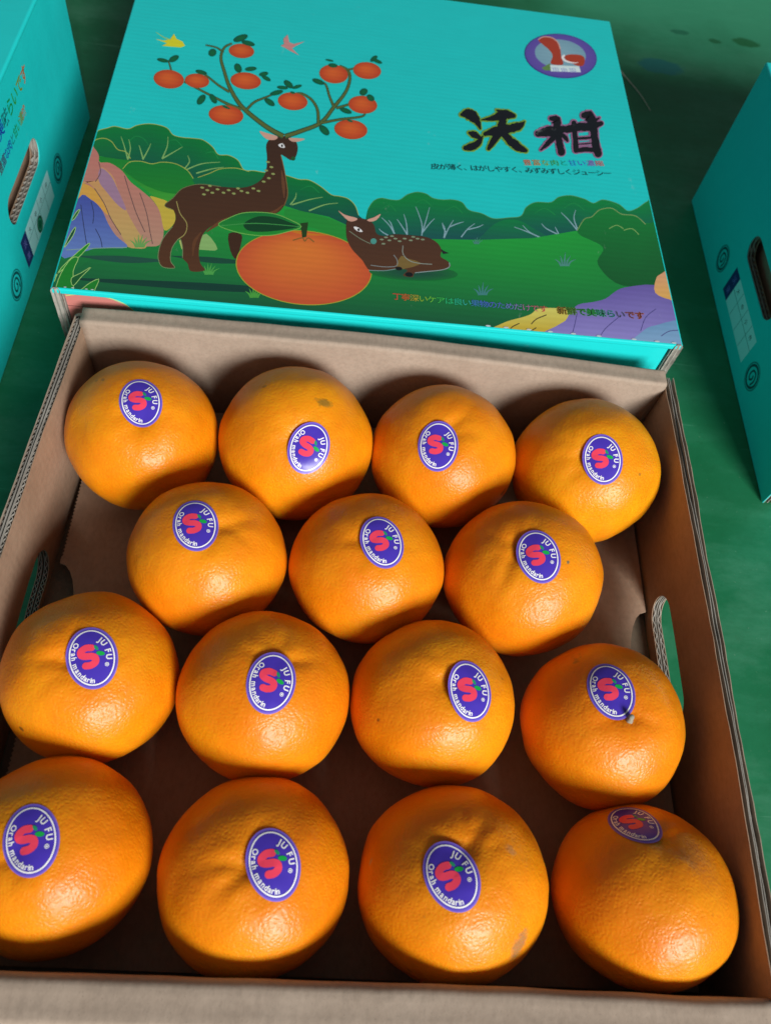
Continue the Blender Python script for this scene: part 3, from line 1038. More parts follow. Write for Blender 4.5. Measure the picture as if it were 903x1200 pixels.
# lettering on the lid is set directly on the lid surface (metres)
def lid_uv(x, y, z):
    return (x, y, LZ + z)


def lid_text(name, items):
    p = Print(lid_uv)
    p.k = LAYER[0]
    for body, q0, q1, h, col, halo in items:
        a, b = art(*q0), art(*q1)
        for k in range(8 if halo else 0):
            dx, dy = halo * math.cos(k * math.pi / 4), halo * math.sin(k * math.pi / 4)
            p.text(body, (a[0] + dx, a[1] + dy), (b[0] + dx, b[1] + dy), h, col[0])
        p.text(body, a, b, h, col[1] if halo else col)
    LAYER[0] = p.k
    return p.build(name, LIDPRINT, lid)


lid_text('printed_badge_lettering', [('田由田', (647, 83.4), (677, 84.6), 0.0056, (120, 134, 190), 0.0)])
lid_text('printed_slogan', [('皮が薄く、はがしやすく、みずみずしくジューシー', (504.5, 198), (716, 206.5), 0.0066, (14, 40, 46), 0.0)])
RB = [(196, 84, 40), (186, 120, 30), (130, 150, 20), (60, 150, 60), (20, 150, 120), (40, 120, 190), (70, 90, 190), (130, 80, 170), (190, 90, 100)]
lid_text('printed_subtitle', [('豊富な肉と甘い濃縮', (613, 193.5), (708, 194.5), 0.0066, RB, 0)])
RB2 = [(196, 70, 60), (190, 90, 50), (170, 150, 50), (130, 170, 50), (100, 180, 60), (60, 180, 80), (40, 170, 110), (40, 165, 130), (50, 160, 150), (60, 110, 170), (70, 100, 190), (80, 90, 190), (80, 100, 180), (100, 110, 180), (120, 110, 170), (150, 100, 140), (180, 90, 110), (190, 80, 80)]
lid_text('printed_care_line', [('丁寧深いケアは良い果物のためだけです', (459, 350.5), (641, 366), 0.0060, RB2, 0)])
RB3 = [(150, 120, 40), (90, 140, 50), (60, 150, 60), (50, 150, 70), (50, 150, 110), (70, 150, 150), (110, 110, 150), (150, 90, 90), (170, 90, 60)]
lid_text('printed_freshness_line', [('新鮮で美味らいです', (652.5, 367.5), (755, 374), 0.0066, (RB3, (10, 16, 24)), 0.00026)])

# brush-written title
p = lid_print()


def Z(pts):
    return [(530 + a / 4.515, 110 + b / 4.515) for a, b in pts]


WO = [([(48, 112), (75, 108), (105, 120), (130, 150), (146, 186)], [20, 52, 56, 34, 10]), ([(88, 208), (110, 216), (140, 232)], [16, 36, 22]), ([(68, 288), (100, 282), (135, 262), (158, 226)], [26, 42, 34, 8]),
      ([(322, 118), (272, 112), (215, 130), (150, 140)], [26, 52, 30, 5]), ([(232, 88), (262, 100), (300, 112)], [8, 26, 20]), ([(172, 214), (230, 198), (300, 186), (352, 172), (380, 148)], [24, 44, 48, 40, 6]),
      ([(268, 130), (252, 190), (222, 240), (190, 292)], [38, 44, 38, 20]), ([(262, 205), (300, 246), (345, 282), (386, 302)], [30, 42, 44, 22])]
GA = [([(452, 212), (500, 202), (560, 194), (606, 182)], [34, 52, 52, 20]), ([(520, 132), (548, 140), (552, 180), (560, 240), (574, 310)], [22, 44, 38, 36, 40]), ([(542, 220), (508, 258), (466, 298)], [30, 28, 10]), ([(572, 216), (594, 232), (606, 250)], [18, 26, 14]),
      ([(606, 190), (660, 178), (730, 174), (784, 158)], [40, 44, 44, 24]), ([(640, 156), (646, 220), (652, 300)], [28, 28, 30]), ([(694, 116), (722, 120), (742, 180), (752, 250), (768, 318)], [32, 54, 46, 40, 40]),
      ([(664, 238), (700, 236), (738, 232)], [12, 14, 12]), ([(650, 302), (700, 296), (756, 300)], [22, 26, 24]), ([(756, 140), (776, 128)], [20, 6]), ([(668, 268), (704, 266), (740, 262)], [6, 8, 6])]
for ST, halo in ((WO, (112, 150, 50)), (GA, (140, 96, 130))):
    for pts, w in ST:
        p.stroke(Z(pts), [(q + 13) / 4.515 for q in w], halo, 6, jit=0.1, caps=True)
    for pts, w in ST:
        p.stroke(Z(pts), [q / 4.515 for q in w], (16, 20, 26), 6, jit=0.12, caps=True)
done(p, 'printed_title')

# pale perforation marks along the front fold, and the rock wrapping over the front panel
for i, (x, y) in enumerate(((572, 388), (593, 390), (620, 393), (645, 395.5), (672, 397.5), (702, 399.5), (743, 402.5), (770, 405), (790, 406.5), (75, 343), (100, 345), (107, 345.5), (84, 343.8))):
    u, v = art(x, y)
    bm = bmesh.new()
    rr = 0.0011 if i < 9 else 0.0006
    vs = [bm.verts.new((u + rr * 1.5 * math.cos(k * math.pi / 4), 0.0016 + rr * 0.6 * math.sin(k * math.pi / 4), LZ + 0.00004 + 0.000001 * LAYER[0])) for k in range(8)]
    bm.faces.new(vs)
    flat_attr(bm_obj('perforation_mark', bm, LIDPRINT, lid), (0.62, 0.70, 0.72))


def front_map(x, y, z):
    return (x, 0.0022 - z, y)


p = Print(front_map)
xl = -LWd / 2 + 0.0063
p.poly([(xl, LZ - 0.0043), (xl, 0.03), (xl + 0.016, 0.03), (xl + 0.030, 0.045), (xl + 0.042, 0.0600), (xl + 0.040, 0.068), (xl + 0.034, 0.0755), (xl + 0.024, 0.0805), (xl + 0.010, 0.0815)], (182, 112, 104), 0)
p.stroke([(xl + 0.0005, 0.0790), (xl + 0.010, 0.0812), (xl + 0.024, 0.0803), (xl + 0.034, 0.0755), (xl + 0.041, 0.066)], 0.0007, (170, 190, 110), 4)
p.stroke([(xl, 0.0710), (xl + 0.016, 0.0705), (xl + 0.036, 0.066)], 0.0005, (110, 60, 60), 4)
p.build('printed_rock', LIDPRINT, front)

# ------------------------------------------------------------------ closed cartons left and right
BH, BL, BW = 0.1246, 0.303, 0.37


def carton(label, x, y, face):
    """carton whose long face with the slot looks along face (+1: +x, -1: -x); (x, y) is the middle of that face"""
    t = thing('fruit_carton', label, 'carton', (x, y, 0), 0 if face > 0 else math.pi, 'closed teal cartons either side of the tray')
    # local frame: face at x=0 looking +x, reading direction +y
    hl = BL / 2
    hole = (-0.0370, 0.0370, 0.0490, 0.0690)
    bm = bmesh.new()
    ss = samples(-hl, hl, 10, hole)
    liner(bm, ss, 0.0008, lambda s: BH - 0.0022, hole, lambda s: -0.0003, 0.0006)
    sp = bm_obj('side_panel', bm, BOXPRINT, t)
    flat_attr(sp, ink(TEAL))
    for k, (a, b, g, mt) in enumerate(((-0.0008, 0.0004, 0, EDGE), (-0.0033, 0.0005, 0, EDGE), (-0.0062, 0.0004, 0, KRAFT_IN))):
        bm = bmesh.new()
        liner(bm, ss, 0.0010, lambda s: BH - 0.0040, hole, lambda s, a=a: a, b)
        bm_obj('liner', bm, mt, sp)
    for a, th in ((-0.0020, 0.0021), (-0.0048, 0.0023)):
        bm = bmesh.new()
        fs = samples(-hl + 0.001, hl - 0.001, int(BL / 0.0055 * 6), hole)
        liner(bm, fs, 0.0012, lambda s: BH - 0.0042, hole, lambda s, a=a, th=th: a + th / 2 * math.sin(2 * math.pi * s / 0.0055), 0)
        bm_obj('fluting', bm, EDGE, sp)
    for nm, b in (('top_panel', (-BW, 0.0005, -hl - 0.0004, hl + 0.0004, BH - 0.0036, BH)), ('end_panel', (-BW + 0.004, -0.0066, hl - 0.004, hl, 0.0008, BH - 0.0037)), ('end_panel', (-BW + 0.004, -0.0066, -hl, -hl + 0.004, 0.0008, BH - 0.0037)),
                  ('back_panel', (-BW, -BW + 0.0038, -hl, hl, 0.0008, BH - 0.0037)), ('bottom_panel', (-BW + 0.0042, -0.0068, -hl + 0.0042, hl - 0.0042, 0.0008, 0.004))):
        bm = bmesh.new()
        bev_box(bm, *b, 0.0014 if nm == 'top_panel' else 0.0011, 3)
        o_ = bm_obj(nm, bm, BOXPRINT, t)
        flat_attr(o_, ink(TEAL))
    bm = bmesh.new()
    add_box(bm, -0.0150, -0.0125, -hl + 0.006, hl - 0.006, 0.0042, 0.075)
    bm_obj('inner_tray_wall', bm, KRAFT_IN, t)

    def fmap(q, z, o_):
        return (0.00004 + o_, q, z)
    p = Print(fmap)
    RA = [(70, 40, 60), (60, 40, 90), (30, 60, 150), (20, 60, 150), (20, 110, 110), (20, 130, 60), (40, 140, 50), (110, 130, 30), (170, 90, 40)]
    p.text('新鮮で美味らいです', (-0.050, 0.1000), (0.0500, 0.1000), 0.0115, RA, 0.02)
    p.text('豊富な肉と甘い濃縮', (-0.0300, 0.0860), (0.0320, 0.0860), 0.0078, RA, 0.012)
    p.build('printed_lettering', BOXPRINT, sp)
    p = Print(fmap)
    p.poly([(-0.034, 0.0140), (0.040, 0.0140), (0.040, 0.0365), (-0.034, 0.0365)], (178, 226, 224), 0)
    p.poly([(-0.034, 0.0140), (-0.0215, 0.0140), (-0.0215, 0.0365), (-0.034, 0.0365)], (34, 40, 96), 0)
    for q in (-0.007, 0.009, 0.0245):
        p.stroke([(q, 0.0145), (q, 0.036)], 0.0005, (50, 130, 130), 0)
    p.stroke([(-0.0215, 0.0265), (0.040, 0.0265)], 0.0005, (50, 130, 130), 0)
    p.text('果', (-0.0305, 0.0175), (-0.0245, 0.0175), 0.006, (120, 110, 180), 0)
    p.text('沃', (-0.0305, 0.0275), (-0.0245, 0.0275), 0.006, (120, 110, 180), 0)
    for q, ch in ((-0.0165, '大'), (-0.001, '中'), (0.0135, '小'), (0.029, '件')):
        p.text(ch, (q, 0.0290), (q + 0.0045, 0.0290), 0.0045, (20, 60, 66), 0.01)
    p.build('printed_table', BOXPRINT, sp)
    for q in (-0.058, 0.060):
        p = Print(fmap)
        c = (10, 70, 74)
        p.ring(q, 0.0225, 0.0100, 0.0100, 0.0010, (14, 110, 110), 40)
        p.ring(q, 0.0225, 0.0080, 0.0080, 0.0019, c, 40)
        p.stroke([(q + 0.0035, 0.0175), (q + 0.0046, 0.0225), (q + 0.0020, 0.0268), (q - 0.0026, 0.0258), (q - 0.0036, 0.0210), (q - 0.0010, 0.0188), (q + 0.0014, 0.0212), (q + 0.0004, 0.0240)], 0.0016, c, 5)
        p.build('printed_emblem', BOXPRINT, sp)
    if face > 0:
        p = Print(fmap, base=0.0002)
        p.ell(0.003, 0.0205, 0.0058, 0.0058, 0, (10, 84, 56), n=28)
        p.ring(0.003, 0.0205, 0.0036, 0.0036, 0.0008, (60, 150, 120), 28)
        p.build('green_stamp', BOXPRINT, sp)
    return t


carton('closed teal carton with rainbow lettering and green stamp, left of the lid', -0.2380, 0.4640, +1)
carton('closed teal carton in shadow with unstamped white table, right of the lid', 0.2700, 0.4540, -1)

# pale thread lying on the floor
p_ = [(0.207, 0.845, 0.0006), (0.216, 0.815, 0.0010), (0.228, 0.785, 0.0007), (0.243, 0.752, 0.0006), (0.250, 0.728, 0.0006)]
q_ = catmull(p_, False, 6)
bm = bmesh.new()
prev = None
for i, c in enumerate(q_):
    t_ = i / (len(q_) - 1)
    rr = 0.0016 * (1 - 0.75 * t_)
    ring = [bm.verts.new((c[0] + rr * math.cos(k * math.pi / 3), c[1], max(0.0002, 0.0002 + rr * 0.35 * (1 + math.sin(k * math.pi / 3))))) for k in range(6)]
    if prev:
        for k in range(6):
            bm.faces.new((prev[k], prev[(k + 1) % 6], ring[(k + 1) % 6], ring[k]))
    prev = ring
m, nt, pb = new_mat('dry_straw')
nt.links.new(mixc(nt, noise_t(nt, mapped(nt), 90), (0.34, 0.38, 0.28), (0.50, 0.52, 0.40)), pb.inputs['Base Color'])
pb.inputs['Roughness'].default_value = 0.8
st = bm_obj('straw', bm, m)
st['label'] = 'thin pale dry straw lying on the green floor beside the lid'
st['category'] = 'straw'


# ------------------------------------------------------------------ mandarins
def peel_mat(idx, blem, warm):
    m, nt, p = new_mat('mandarin_peel')
    v = mapped(nt, loc=(idx * 0.37, idx * 0.21, 0))
    big = noise_t(nt, v, 26, 4, 0.55)
    mid = noise_t(nt, v, 120, 3, 0.6)
    A = (0.80 - 0.02 * warm, 0.246 - 0.052 * warm, 0.003)
    B = (0.83, 0.318 - 0.058 * warm, 0.005)
    col = mixc(nt, ramp(nt, big, 0.36, 0.64), A, B)
    col = mixc(nt, math_n(nt, 'MULTIPLY', ramp(nt, mid, 0.45, 0.75), 0.3), col, (0.72, 0.19, 0.004))
    vor = N(nt, 'ShaderNodeTexVoronoi', feature='F1')
    vor.inputs['Scale'].default_value = 640
    vor.inputs['Randomness'].default_value = 1.0
    warp = N(nt, 'ShaderNodeVectorMath', operation='MULTIPLY_ADD')
    nz = N(nt, 'ShaderNodeTexNoise')
    nz.inputs['Scale'].default_value = 160
    nt.links.new(v, nz.inputs['Vector'])
    nt.links.new(nz.outputs['Color'], warp.inputs[0])
    warp.inputs[1].default_value = (0.004, 0.004, 0.004)
    nt.links.new(v, warp.inputs[2])
    nt.links.new(warp.outputs[0], vor.inputs['Vector'])
    pore = ramp(nt, vor.outputs['Distance'], 0.0, 0.62)
    col = mixc(nt, math_n(nt, 'MULTIPLY', ramp(nt, vor.outputs['Distance'], 0.0, 0.16, (1, 1, 1), (0, 0, 0)), 0.42), col, (0.55, 0.15, 0.004))
    # stray specks
    spk = noise_t(nt, mapped(nt, loc=(idx * 1.7, 3, idx)), 75, 2, 0.5)
    col = mixc(nt, math_n(nt, 'MULTIPLY', ramp(nt, spk, 0.745, 0.775), 0.55), col, (0.20, 0.09, 0.02))
    tc = N(nt, 'ShaderNodeTexCoord')
    for (pos, r, asp, ax, cc, st_) in blem:
        s = N(nt, 'ShaderNodeVectorMath', operation='SUBTRACT')
        nt.links.new(tc.outputs['Object'], s.inputs[0])
        s.inputs[1].default_value = pos
        d1 = N(nt, 'ShaderNodeVectorMath', operation='DOT_PRODUCT')
        nt.links.new(s.outputs[0], d1.inputs[0])
        d1.inputs[1].default_value = ax
        ln = N(nt, 'ShaderNodeVectorMath', operation='LENGTH')
        nt.links.new(s.outputs[0], ln.inputs[0])
        # stretch along ax
        l2 = math_n(nt, 'POWER', ln.outputs['Value'], 2.0)
        a2 = math_n(nt, 'POWER', d1.outputs['Value'], 2.0)
        q = math_n(nt, 'SQRT', math_n(nt, 'MAXIMUM', math_n(nt, 'SUBTRACT', l2, math_n(nt, 'MULTIPLY', a2, 1 - 1 / asp ** 2)), 0.0))
        dd = math_n(nt, 'ADD', math_n(nt, 'DIVIDE', q, r), math_n(nt, 'MULTIPLY_ADD', noise_t(nt, v, 420, 4, 0.7), 1.5, -0.75))
        col = mixc(nt, math_n(nt, 'MULTIPLY', ramp(nt, dd, 0.5, 1.05, (1, 1, 1), (0, 0, 0)), st_), col, cc)
    nt.links.new(col, p.inputs['Base Color'])
    p.inputs['Subsurface Weight'].default_value = 0.45
    p.inputs['Subsurface Radius'].default_value = (1.0, 0.26, 0.04)
    p.inputs['Subsurface Scale'].default_value = 0.007
    nt.links.new(math_n(nt, 'MULTIPLY_ADD', mid, 0.12, 0.31), p.inputs['Roughness'])
    p.inputs['Specular IOR Level'].default_value = 0.32
    nrm = bump(nt, pore, 0.55, 0.00024)
    nrm = bump(nt, noise_t(nt, v, 260, 2, 0.5), 0.4, 0.00019, nrm)
    nt.links.new(nrm, p.inputs['Normal'])
    return m


def cam_ray(x, y):
    """direction in the scene of a point measured on the picture"""
    return (CAM_R @ Vector(((x - 451.5) / 956.798, -(y - 600) / 956.798, -1))).normalized()


FLOOR_Z = 0.0090


def peel_r(d, sd, k, full=1.0, furrows=()):
    """radius factor of a mandarin in direction d (local z = stem axis)"""
    z = max(-1, min(1, d.z))
    th = math.acos(z)
    ph = math.atan2(d.y, d.x)
    base = 1 / math.sqrt((1 - z * z) + (z / k) ** 2)
    lump = 0.030 * noise.noise(d * 1.5 + Vector((sd, 0, 0))) + 0.010 * noise.noise(d * 3.2 + Vector((0, sd, 3))) + 0.0035 * noise.noise(d * 8 + Vector((3, 1, sd)))
    # stem hollow with radiating furrows
    dep = 0.060 * math.exp(-(th / 0.24) ** 2) + 0.035 * math.exp(-(th / 0.11) ** 2)
    fur = 0.0
    if th < 1.0:
        rnd = random.Random(int(sd * 1000))
        for q in range(6):
            a0 = 2 * math.pi * (q + rnd.uniform(-0.45, 0.45)) / 6
            am = rnd.choice((0.1, 0.25, 0.4)) * 0.028
            wd = rnd.uniform(0.10, 0.19)
            ln = rnd.uniform(0.14, 0.30)
            c0 = rnd.uniform(0.22, 0.34)
            dph = (ph - a0 + math.pi) % (2 * math.pi) - math.pi
            lat = dph * math.sin(max(th, 0.12)) + 0.06 * noise.noise(Vector((th * 4, q, sd)))
            fur += am * math.exp(-(lat / (wd * 0.62)) ** 2) * math.exp(-((th - c0) / ln) ** 2)
        for q, (a0, st_, ln_) in enumerate(furrows):
            dph = (ph - a0 + math.pi) % (2 * math.pi) - math.pi
            lat = dph * math.sin(max(th, 0.15)) + 0.05 * noise.noise(Vector((th * 4, q + 9, sd)))
            if abs(dph) < 1.6:
                fur += 0.029 * st_ * math.exp(-(lat / 0.085) ** 2) * math.exp(-((th - 0.22) / ln_) ** 2)
                fur -= 0.004 * st_ * math.exp(-((abs(lat) - 0.17) / 0.07) ** 2) * math.exp(-((th - 0.26) / ln_) ** 2)
        fur *= 1 - math.exp(-(th / 0.1) ** 2)
    shoulder = 0.012 * math.exp(-((th - 0.55) / 0.3) ** 2)
    bot = 0.03 * math.exp(-((math.pi - th) / 0.25) ** 2)
    return base * (1 + lump + shoulder - full * (dep + fur) - (1 - full) * 0.25 * dep - bot)


def peel_mesh(rad, sd, k, M, nu, nv, full, furrows=()):
    vs = []
    for j in range(nv + 1):
        th = math.pi * (j / nv) ** 1.15
        for i in range(nu if 0 < j < nv else 1):
            ph = 2 * math.pi * i / nu
            d = Vector((math.sin(th) * math.cos(ph), math.sin(th) * math.sin(ph), math.cos(th)))
            vs.append(M @ (d * (rad * peel_r(d, sd, k, full, furrows))))
    fs = []
    for i in range(nu):
        fs.append((0, 1 + i, 1 + (i + 1) % nu))
    for j in range(nv - 2):
        a, b = 1 + j * nu, 1 + (j + 1) * nu
        for i in range(nu):
            q = (i + 1) % nu
            fs.append((a + i, b + i, b + q, a + q))
    e = len(vs) - 1
    a = 1 + (nv - 2) * nu
    for i in range(nu):
        fs.append((a + i, e, a + (i + 1) % nu))
    return vs, fs


PURPLE, RED, LEAF, WHITE = (62, 45, 154), (212, 60, 84), (20, 150, 62), (232, 228, 255)


def make_mandarin(idx, label, x, y, rad, dim, stick, tilt, k=0.9, blem=(), warm=0.0, stem=None, fur=(), lift=0.0, sd=None, ssize=0.885):
    sd = idx * 1.37 + 0.4 if sd is None else sd
    t = thing('mandarin', label, 'mandarin', (x, y, FLOOR_Z), 0, 'mandarins in the tray')
    c0 = Vector((x, y, FLOOR_Z + rad * k))

    def sphere_dir(px):
        d = cam_ray(*px)
        oc = CAM_C - c0
        b = oc.dot(d)
        disc = max(b * b - (oc.dot(oc) - (rad * 0.95) ** 2), 0)
        return (CAM_C + d * (-b - math.sqrt(disc)) - c0).normalized()
    ax = sphere_dir(dim)
    M = ax.to_track_quat('Z', 'Y').to_matrix() @ Matrix.Rotation(idx * 2.1, 3, 'Z')
    furrows = []
    dv = cam_ray(*dim)
    for (adeg, st_, ln_) in fur:
        vi = CAM_R @ Vector((math.cos(R(adeg)), math.sin(R(adeg)), 0))
        w_ = vi - dv * (vi.dot(ax) / dv.dot(ax))
        w_ = M.transposed() @ w_
        furrows.append((math.atan2(w_.y, w_.x), st_, ln_))
    vs, fs = peel_mesh(rad, sd, k, M, 140, 96, 1.0, furrows)
    zmin = min(v.z for v in vs)
    off = Vector((0, 0, -zmin))
    vs = [v + off for v in vs]
    me = bpy.data.meshes.new('peel')
    me.from_pydata(vs, [], fs)
    for pl in me.polygons:
        pl.use_smooth = True
    ctr = Vector((x, y, FLOOR_Z)) + off
    bvh_full = BVHTree.FromPolygons([v + Vector((x, y, FLOOR_Z)) for v in vs], fs)
    bl = []
    for (px, r, asp, adir, cc, st_) in blem:
        h = bvh_full.ray_cast(CAM_C, cam_ray(*px))
        if h[0] is not None:
            a_ = (CAM_R @ Vector((math.cos(R(adir)), math.sin(R(adir)), 0))).normalized()
            bl.append((h[0] - Vector((x, y, FLOOR_Z)), r, asp, a_, cc, st_))
    obj('peel', me, peel_mat(idx, bl, warm), t)
    # sticker pressed on a surface that bridges the hollow
    v2, f2 = peel_mesh(rad, sd, k, M, 80, 56, 0.12)
    v2 = [v + ctr for v in v2]
    bvh = BVHTree.FromPolygons(v2, f2)
    d = cam_ray(*stick)
    P0 = bvh.ray_cast(CAM_C, d)[0]
    n = Vector((0, 0, 0))
    for a in range(12):
        q = P0 + (CAM_R @ Vector((math.cos(a * math.pi / 6), math.sin(a * math.pi / 6), 0))) * 0.009
        h = bvh.find_nearest(q)
        n += (h[0] - ctr).normalized() * 0.3 + h[1]
    n.normalize()
    tt = R(tilt)
    vi = CAM_R @ Vector((-math.sin(tt), math.cos(tt), 0))
    U = (vi - d * (vi.dot(n) / d.dot(n)))
    U = (U - n * U.dot(n)).normalized()
    W = U.cross(n).normalized()
    base = Vector((x, y, FLOOR_Z))

    def smap(u, v, o_):
        q = P0 + (W * u + U * v) * ssize
        h = bvh.ray_cast(q + n * 0.03, -n)
        pos = h[0] if h[0] is not None else q
        wr = 0.00007 * noise.noise(Vector((u * 260, v * 260, idx * 3.1)))
        up = lift * max(0.0, -u - 0.004) ** 2 * 18
        return tuple(pos + n * (0.00022 + o_ + wr + up) - base)
    SA, SB = 0.0124, 0.0160
    # sticker sheet
    p = Print(smap, 0.00002, 0.0)
    pts, tris, cols = [(0, 0)], [], [ink(PURPLE)]
    nr, nn = 10, 56
    for r_ in range(1, nr + 1):
        for i in range(nn):
            a = 2 * math.pi * i / nn
            pts.append((SA * r_ / nr * math.cos(a), SB * r_ / nr * math.sin(a)))
            cols.append(ink(PURPLE) if r_ < nr else ink((116, 96, 190)))
    for i in range(nn):
        tris.append((0, 1 + i, 1 + (i + 1) % nn))
    for r_ in range(1, nr):
        o0, o1 = 1 + (r_ - 1) * nn, 1 + r_ * nn
        for i in range(nn):
            j = (i + 1) % nn
            tris += [(o0 + i, o1 + i, o1 + j), (o0 + i, o1 + j, o0 + j)]
    p._add(pts, tris, cols)
    sheet = p.build('sticker', STICKP, t)
    for pl in sheet.data.polygons:
        pl.use_smooth = True
    p = Print(smap, 0.000003, 0.00010)
    p.ring(0, 0, SA * 0.855, SB * 0.875, 0.00068, WHITE, 72)
    p.build('white_rim_line', STICKP, sheet)
    p = Print(smap, 0.000003, 0.00010)
    S = [(2.7, 3.7), (0.2, 4.5), (-2.4, 3.7), (-2.9, 1.9), (-1.2, 0.55), (1.4, -0.35), (2.9, -1.9), (2.3, -3.9), (-0.2, -4.6), (-2.5, -4.0)]
    ct, sn_ = math.cos(R(8)), math.sin(R(8))
    p.stroke([((a * ct - b * sn_ - 1.7) / 1000, (a * sn_ + b * ct + 0.6) / 1000) for a, b in S], 0.0035, RED, 6, caps=True)
    p.build('red_fruit_emblem', STICKP, sheet)
    p = Print(smap, 0.000003, 0.00013)
    p.ell(0.0043, 0.0009, 0.0021, 0.0011, R(-22), LEAF, n=18)
    p.ell(0.0027, 0.0042, 0.0015, 0.0008, R(-62), (30, 130, 90), n=14)
    p.build('green_leaf', STICKP, sheet)
    p = Print(smap, 0.000003, 0.00010)

    def arc(body, a0, a1, ea, eb, h, inward, bold):
        tot = sum(glyph(c, bold)[2] for c in body)
        acc = 0
        for ch in body:
            gv, gt, adv = glyph(ch, bold)
            f = (acc + adv / 2) / tot
            an = R(a0 + (a1 - a0) * f)
            cx, cy = ea * math.cos(an), eb * math.sin(an)
            tx, ty = -ea * math.sin(an), eb * math.cos(an)
            l = math.hypot(tx, ty)
            tx, ty = tx / l, ty / l
            if a1 < a0:
                tx, ty = -tx, -ty
            if gv:
                q = [(cx + ((a - adv / 2) * tx - b * ty) * h, cy + ((a - adv / 2) * ty + b * tx) * h) for a, b in gv]
                p._add(q, gt, [ink(WHITE)] * len(q))
                p.k -= 1
            acc += adv
        p.k += 1
    arc('JU FU', 58, -20, 0.0068, 0.0092, 0.0040, False, 0.028)
    arc('Orah mandarin', 133, 266, 0.0098, 0.0130, 0.0036, True, 0.023)
    p.ring(0.0064, -0.0052, 0.00085, 0.00085, 0.0003, WHITE, 18)
    p.ell(0.0064, -0.0052, 0.00042, 0.00042, 0, WHITE, n=8)
    p.build('white_lettering', STICKP, sheet)
    if stem:
        h = bvh_full.ray_cast(CAM_C, cam_ray(*stem))
        sp_, sn = h[0] - base, (h[0] - ctr).normalized()
        bm = bmesh.new()
        prev = None
        sx = sn.orthogonal().normalized()
        sy = sn.cross(sx)
        lean = (CAM_R @ Vector((-0.6, 0.9, 0))) * 0.0012
        for k_, (hh, rr) in enumerate(((-0.002, 0.0019), (0.0008, 0.0018), (0.0024, 0.0013), (0.0042, 0.0014), (0.0050, 0.0011))):
            row = []
            for i in range(10):
                a = 2 * math.pi * i / 10
                r2 = rr * (1 + 0.25 * noise.noise(Vector((a, k_, 2))))
                row.append(bm.verts.new(sp_ + sn * hh + lean * (hh / 0.004) + (sx * math.cos(a) + sy * math.sin(a)) * r2))
            if prev:
                for i in range(10):
                    bm.faces.new((prev[i], prev[(i + 1) % 10], row[(i + 1) % 10], row[i]))
            prev = row
        bm.faces.new(prev)
        bm_obj('stem', bm, STEM, t, smooth=True)
    return t


m, nt, pb = new_mat('dry_stem')
nt.links.new(mixc(nt, noise_t(nt, mapped(nt), 700, 3), (0.16, 0.15, 0.10), (0.42, 0.40, 0.33)), pb.inputs['Base Color'])
pb.inputs['Roughness'].default_value = 0.85
STEM = m

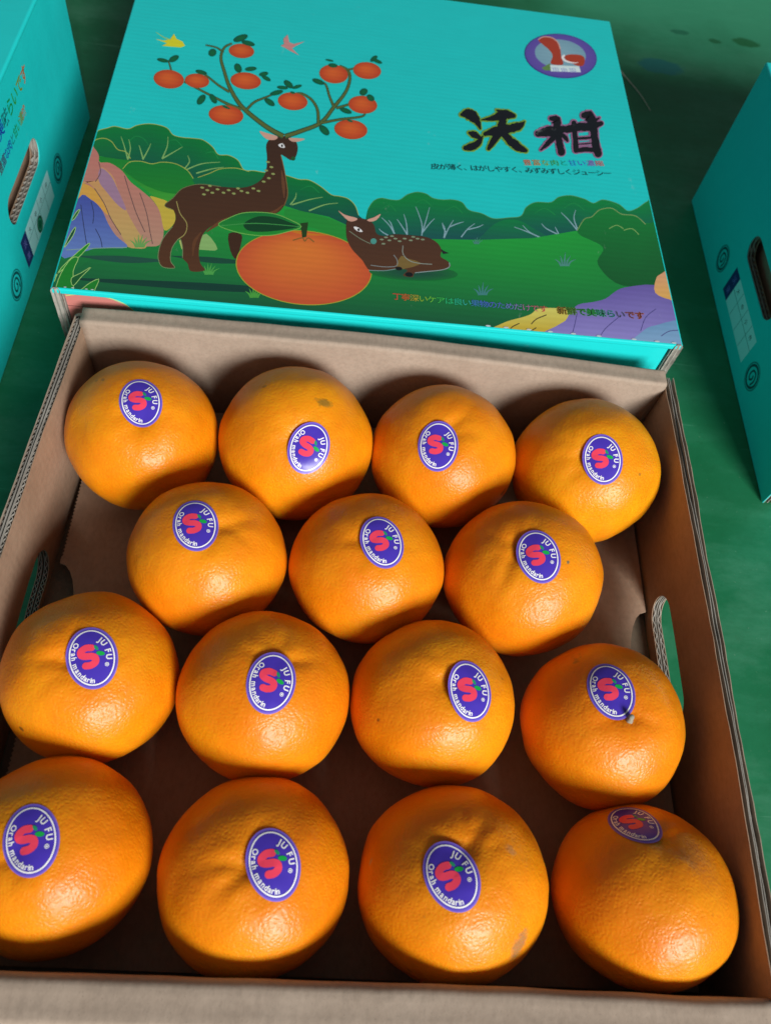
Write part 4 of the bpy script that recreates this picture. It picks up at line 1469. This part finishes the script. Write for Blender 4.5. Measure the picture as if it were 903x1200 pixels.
GREY, BROWN, OLIVE = (0.16, 0.14, 0.09), (0.13, 0.05, 0.01), (0.20, 0.13, 0.02)
SPEC = [
    # label, x, y, radius, hollow at, sticker at, sticker tilt, extras
    ('mandarin in the back row at the left rear corner of the tray', -129.6, 279.5, 42.0, (168, 492), (165, 470), 8, dict(fur=[(-70, .4, .3), (-110, .5, .35), (-140, .35, .3), (100, .2, .2)], warm=0.2)),
    ('yellowish mandarin in the back row with a small olive scratch on its upper right', -43.8, 282.9, 43.9, (348, 512), (362, 525), -20, dict(fur=[(200, .3, .3), (60, .25, .3)], blem=(((380, 472), 0.0032, 2.2, -5, OLIVE, 0.75), ((310, 453), 0.0012, 1.5, 0, BROWN, 0.5)))),
    ('mandarin third from the left in the back row, fine furrows above its sticker', 42.0, 284.9, 42.6, (522, 506), (513, 522), -3, dict(fur=[(50, .9, .3), (120, .5, .25), (5, .4, .3)], warm=0.5)),
    ('yellowish mandarin in the back row at the right rear corner of the tray', 127.9, 283.6, 43.0, (688, 534), (706, 538), 6, dict(fur=[(185, .5, .25), (150, .3, .25)], warm=-0.3, blem=(((749, 556), 0.0012, 1.2, 0, OLIVE, 0.6),))),
    ('leftmost mandarin of the row of three, second row from the back', -83.7, 207.1, 41.4, (262, 612), (229, 614), 8, dict(fur=[(15, .6, .3), (-20, .4, .3), (160, .3, .2)], warm=0.6)),
    ('middle mandarin of the row of three, second row from the back', 0.6, 208.6, 41.1, (432, 632), (448, 634), 15, dict(fur=[(170, .5, .25), (30, .4, .25), (95, .3, .2)], warm=0.5)),
    ('rightmost mandarin of the row of three, a pale speck right of its sticker', 86.0, 209.7, 42.9, (610, 640), (631, 651), 15, dict(fur=[(115, .7, .25), (150, .7, .3), (235, .9, .4), (60, .4, .25)], warm=0.6, blem=(((665, 659), 0.0011, 1.2, 40, GREY, 0.9),))),
    ('mandarin beside the left handle slot, deep crease left of its sticker', -130.4, 138.5, 41.3, (90, 770), (108, 770), 10, dict(fur=[(180, 1.3, .3), (215, .5, .3), (95, .5, .25)], warm=0.2, blem=(((25, 854), 0.0013, 1.4, -40, BROWN, 0.8),))),
    ('mandarin second from the left in the third row from the back', -46.8, 135.0, 41.7, (326, 776), (318, 799), -12, dict(fur=[(75, .6, .25), (15, .8, .25), (150, .7, .25), (110, .4, .2)], warm=0.6)),
    ('mandarin in the third row whose sticker is lifting at its left edge', 37.1, 137.1, 41.3, (532, 800), (551, 809), 8, dict(fur=[(150, .8, .3), (190, .5, .25), (110, .4, .25)], lift=1.0, warm=0.3, blem=(((443, 844), 0.0011, 1.2, 0, BROWN, 0.7),))),
    ('mandarin with a grey dry stem below its sticker, beside the right handle slot', 123.8, 131.3, 41.0, (735, 836), (716, 808), 18, dict(fur=[(200, .5, .3), (-15, .6, .25), (160, .4, .25)], warm=0.8, stem=(737, 844))),
    ('mandarin at the front left corner of the tray, cut by the picture edge', -129.7, 58.9, 40.9, (16, 1000), (36, 984), 8, dict(fur=[(200, .4, .3), (140, .3, .3)], warm=0.5)),
    ('mandarin second from the left in the front row, creases left of its sticker', -42.6, 54.1, 41.9, (300, 1008), (321, 1012), 15, dict(fur=[(185, 1.1, .3), (218, 1.0, .35), (80, .5, .25), (40, .4, .25)], warm=0.7)),
    ('mandarin in the front row with a grey scar low on its right side', 45.6, 54.7, 42.5, (540, 996), (529, 1026), 27, dict(fur=[(55, 0.9, .3), (15, .6, .25), (145, .6, .3), (210, .6, .35)], warm=0.6, blem=(((608, 1108), 0.0042, 2.0, 65, GREY, 0.6), ((598, 996), 0.0022, 1.8, -60, (0.45, 0.24, 0.10), 0.5), ((434, 1010), 0.0010, 2, 80, (0.6, 0.4, 0.2), 0.7)))),
    ('mandarin at the front right corner, dark sticker near its top edge', 134.0, 53.0, 41.0, (772, 968), (743, 963), 42, dict(fur=[(25, .5, .3), (-35, .6, .35)], warm=0.6)),
]
for i, (lab, x_, y_, r_, dim_, st_, ti_, kw) in enumerate(SPEC):
    make_mandarin(i, lab, x_ / 1000, y_ / 1000 - 0.0010, r_ / 1000, dim_, st_, ti_, **kw)
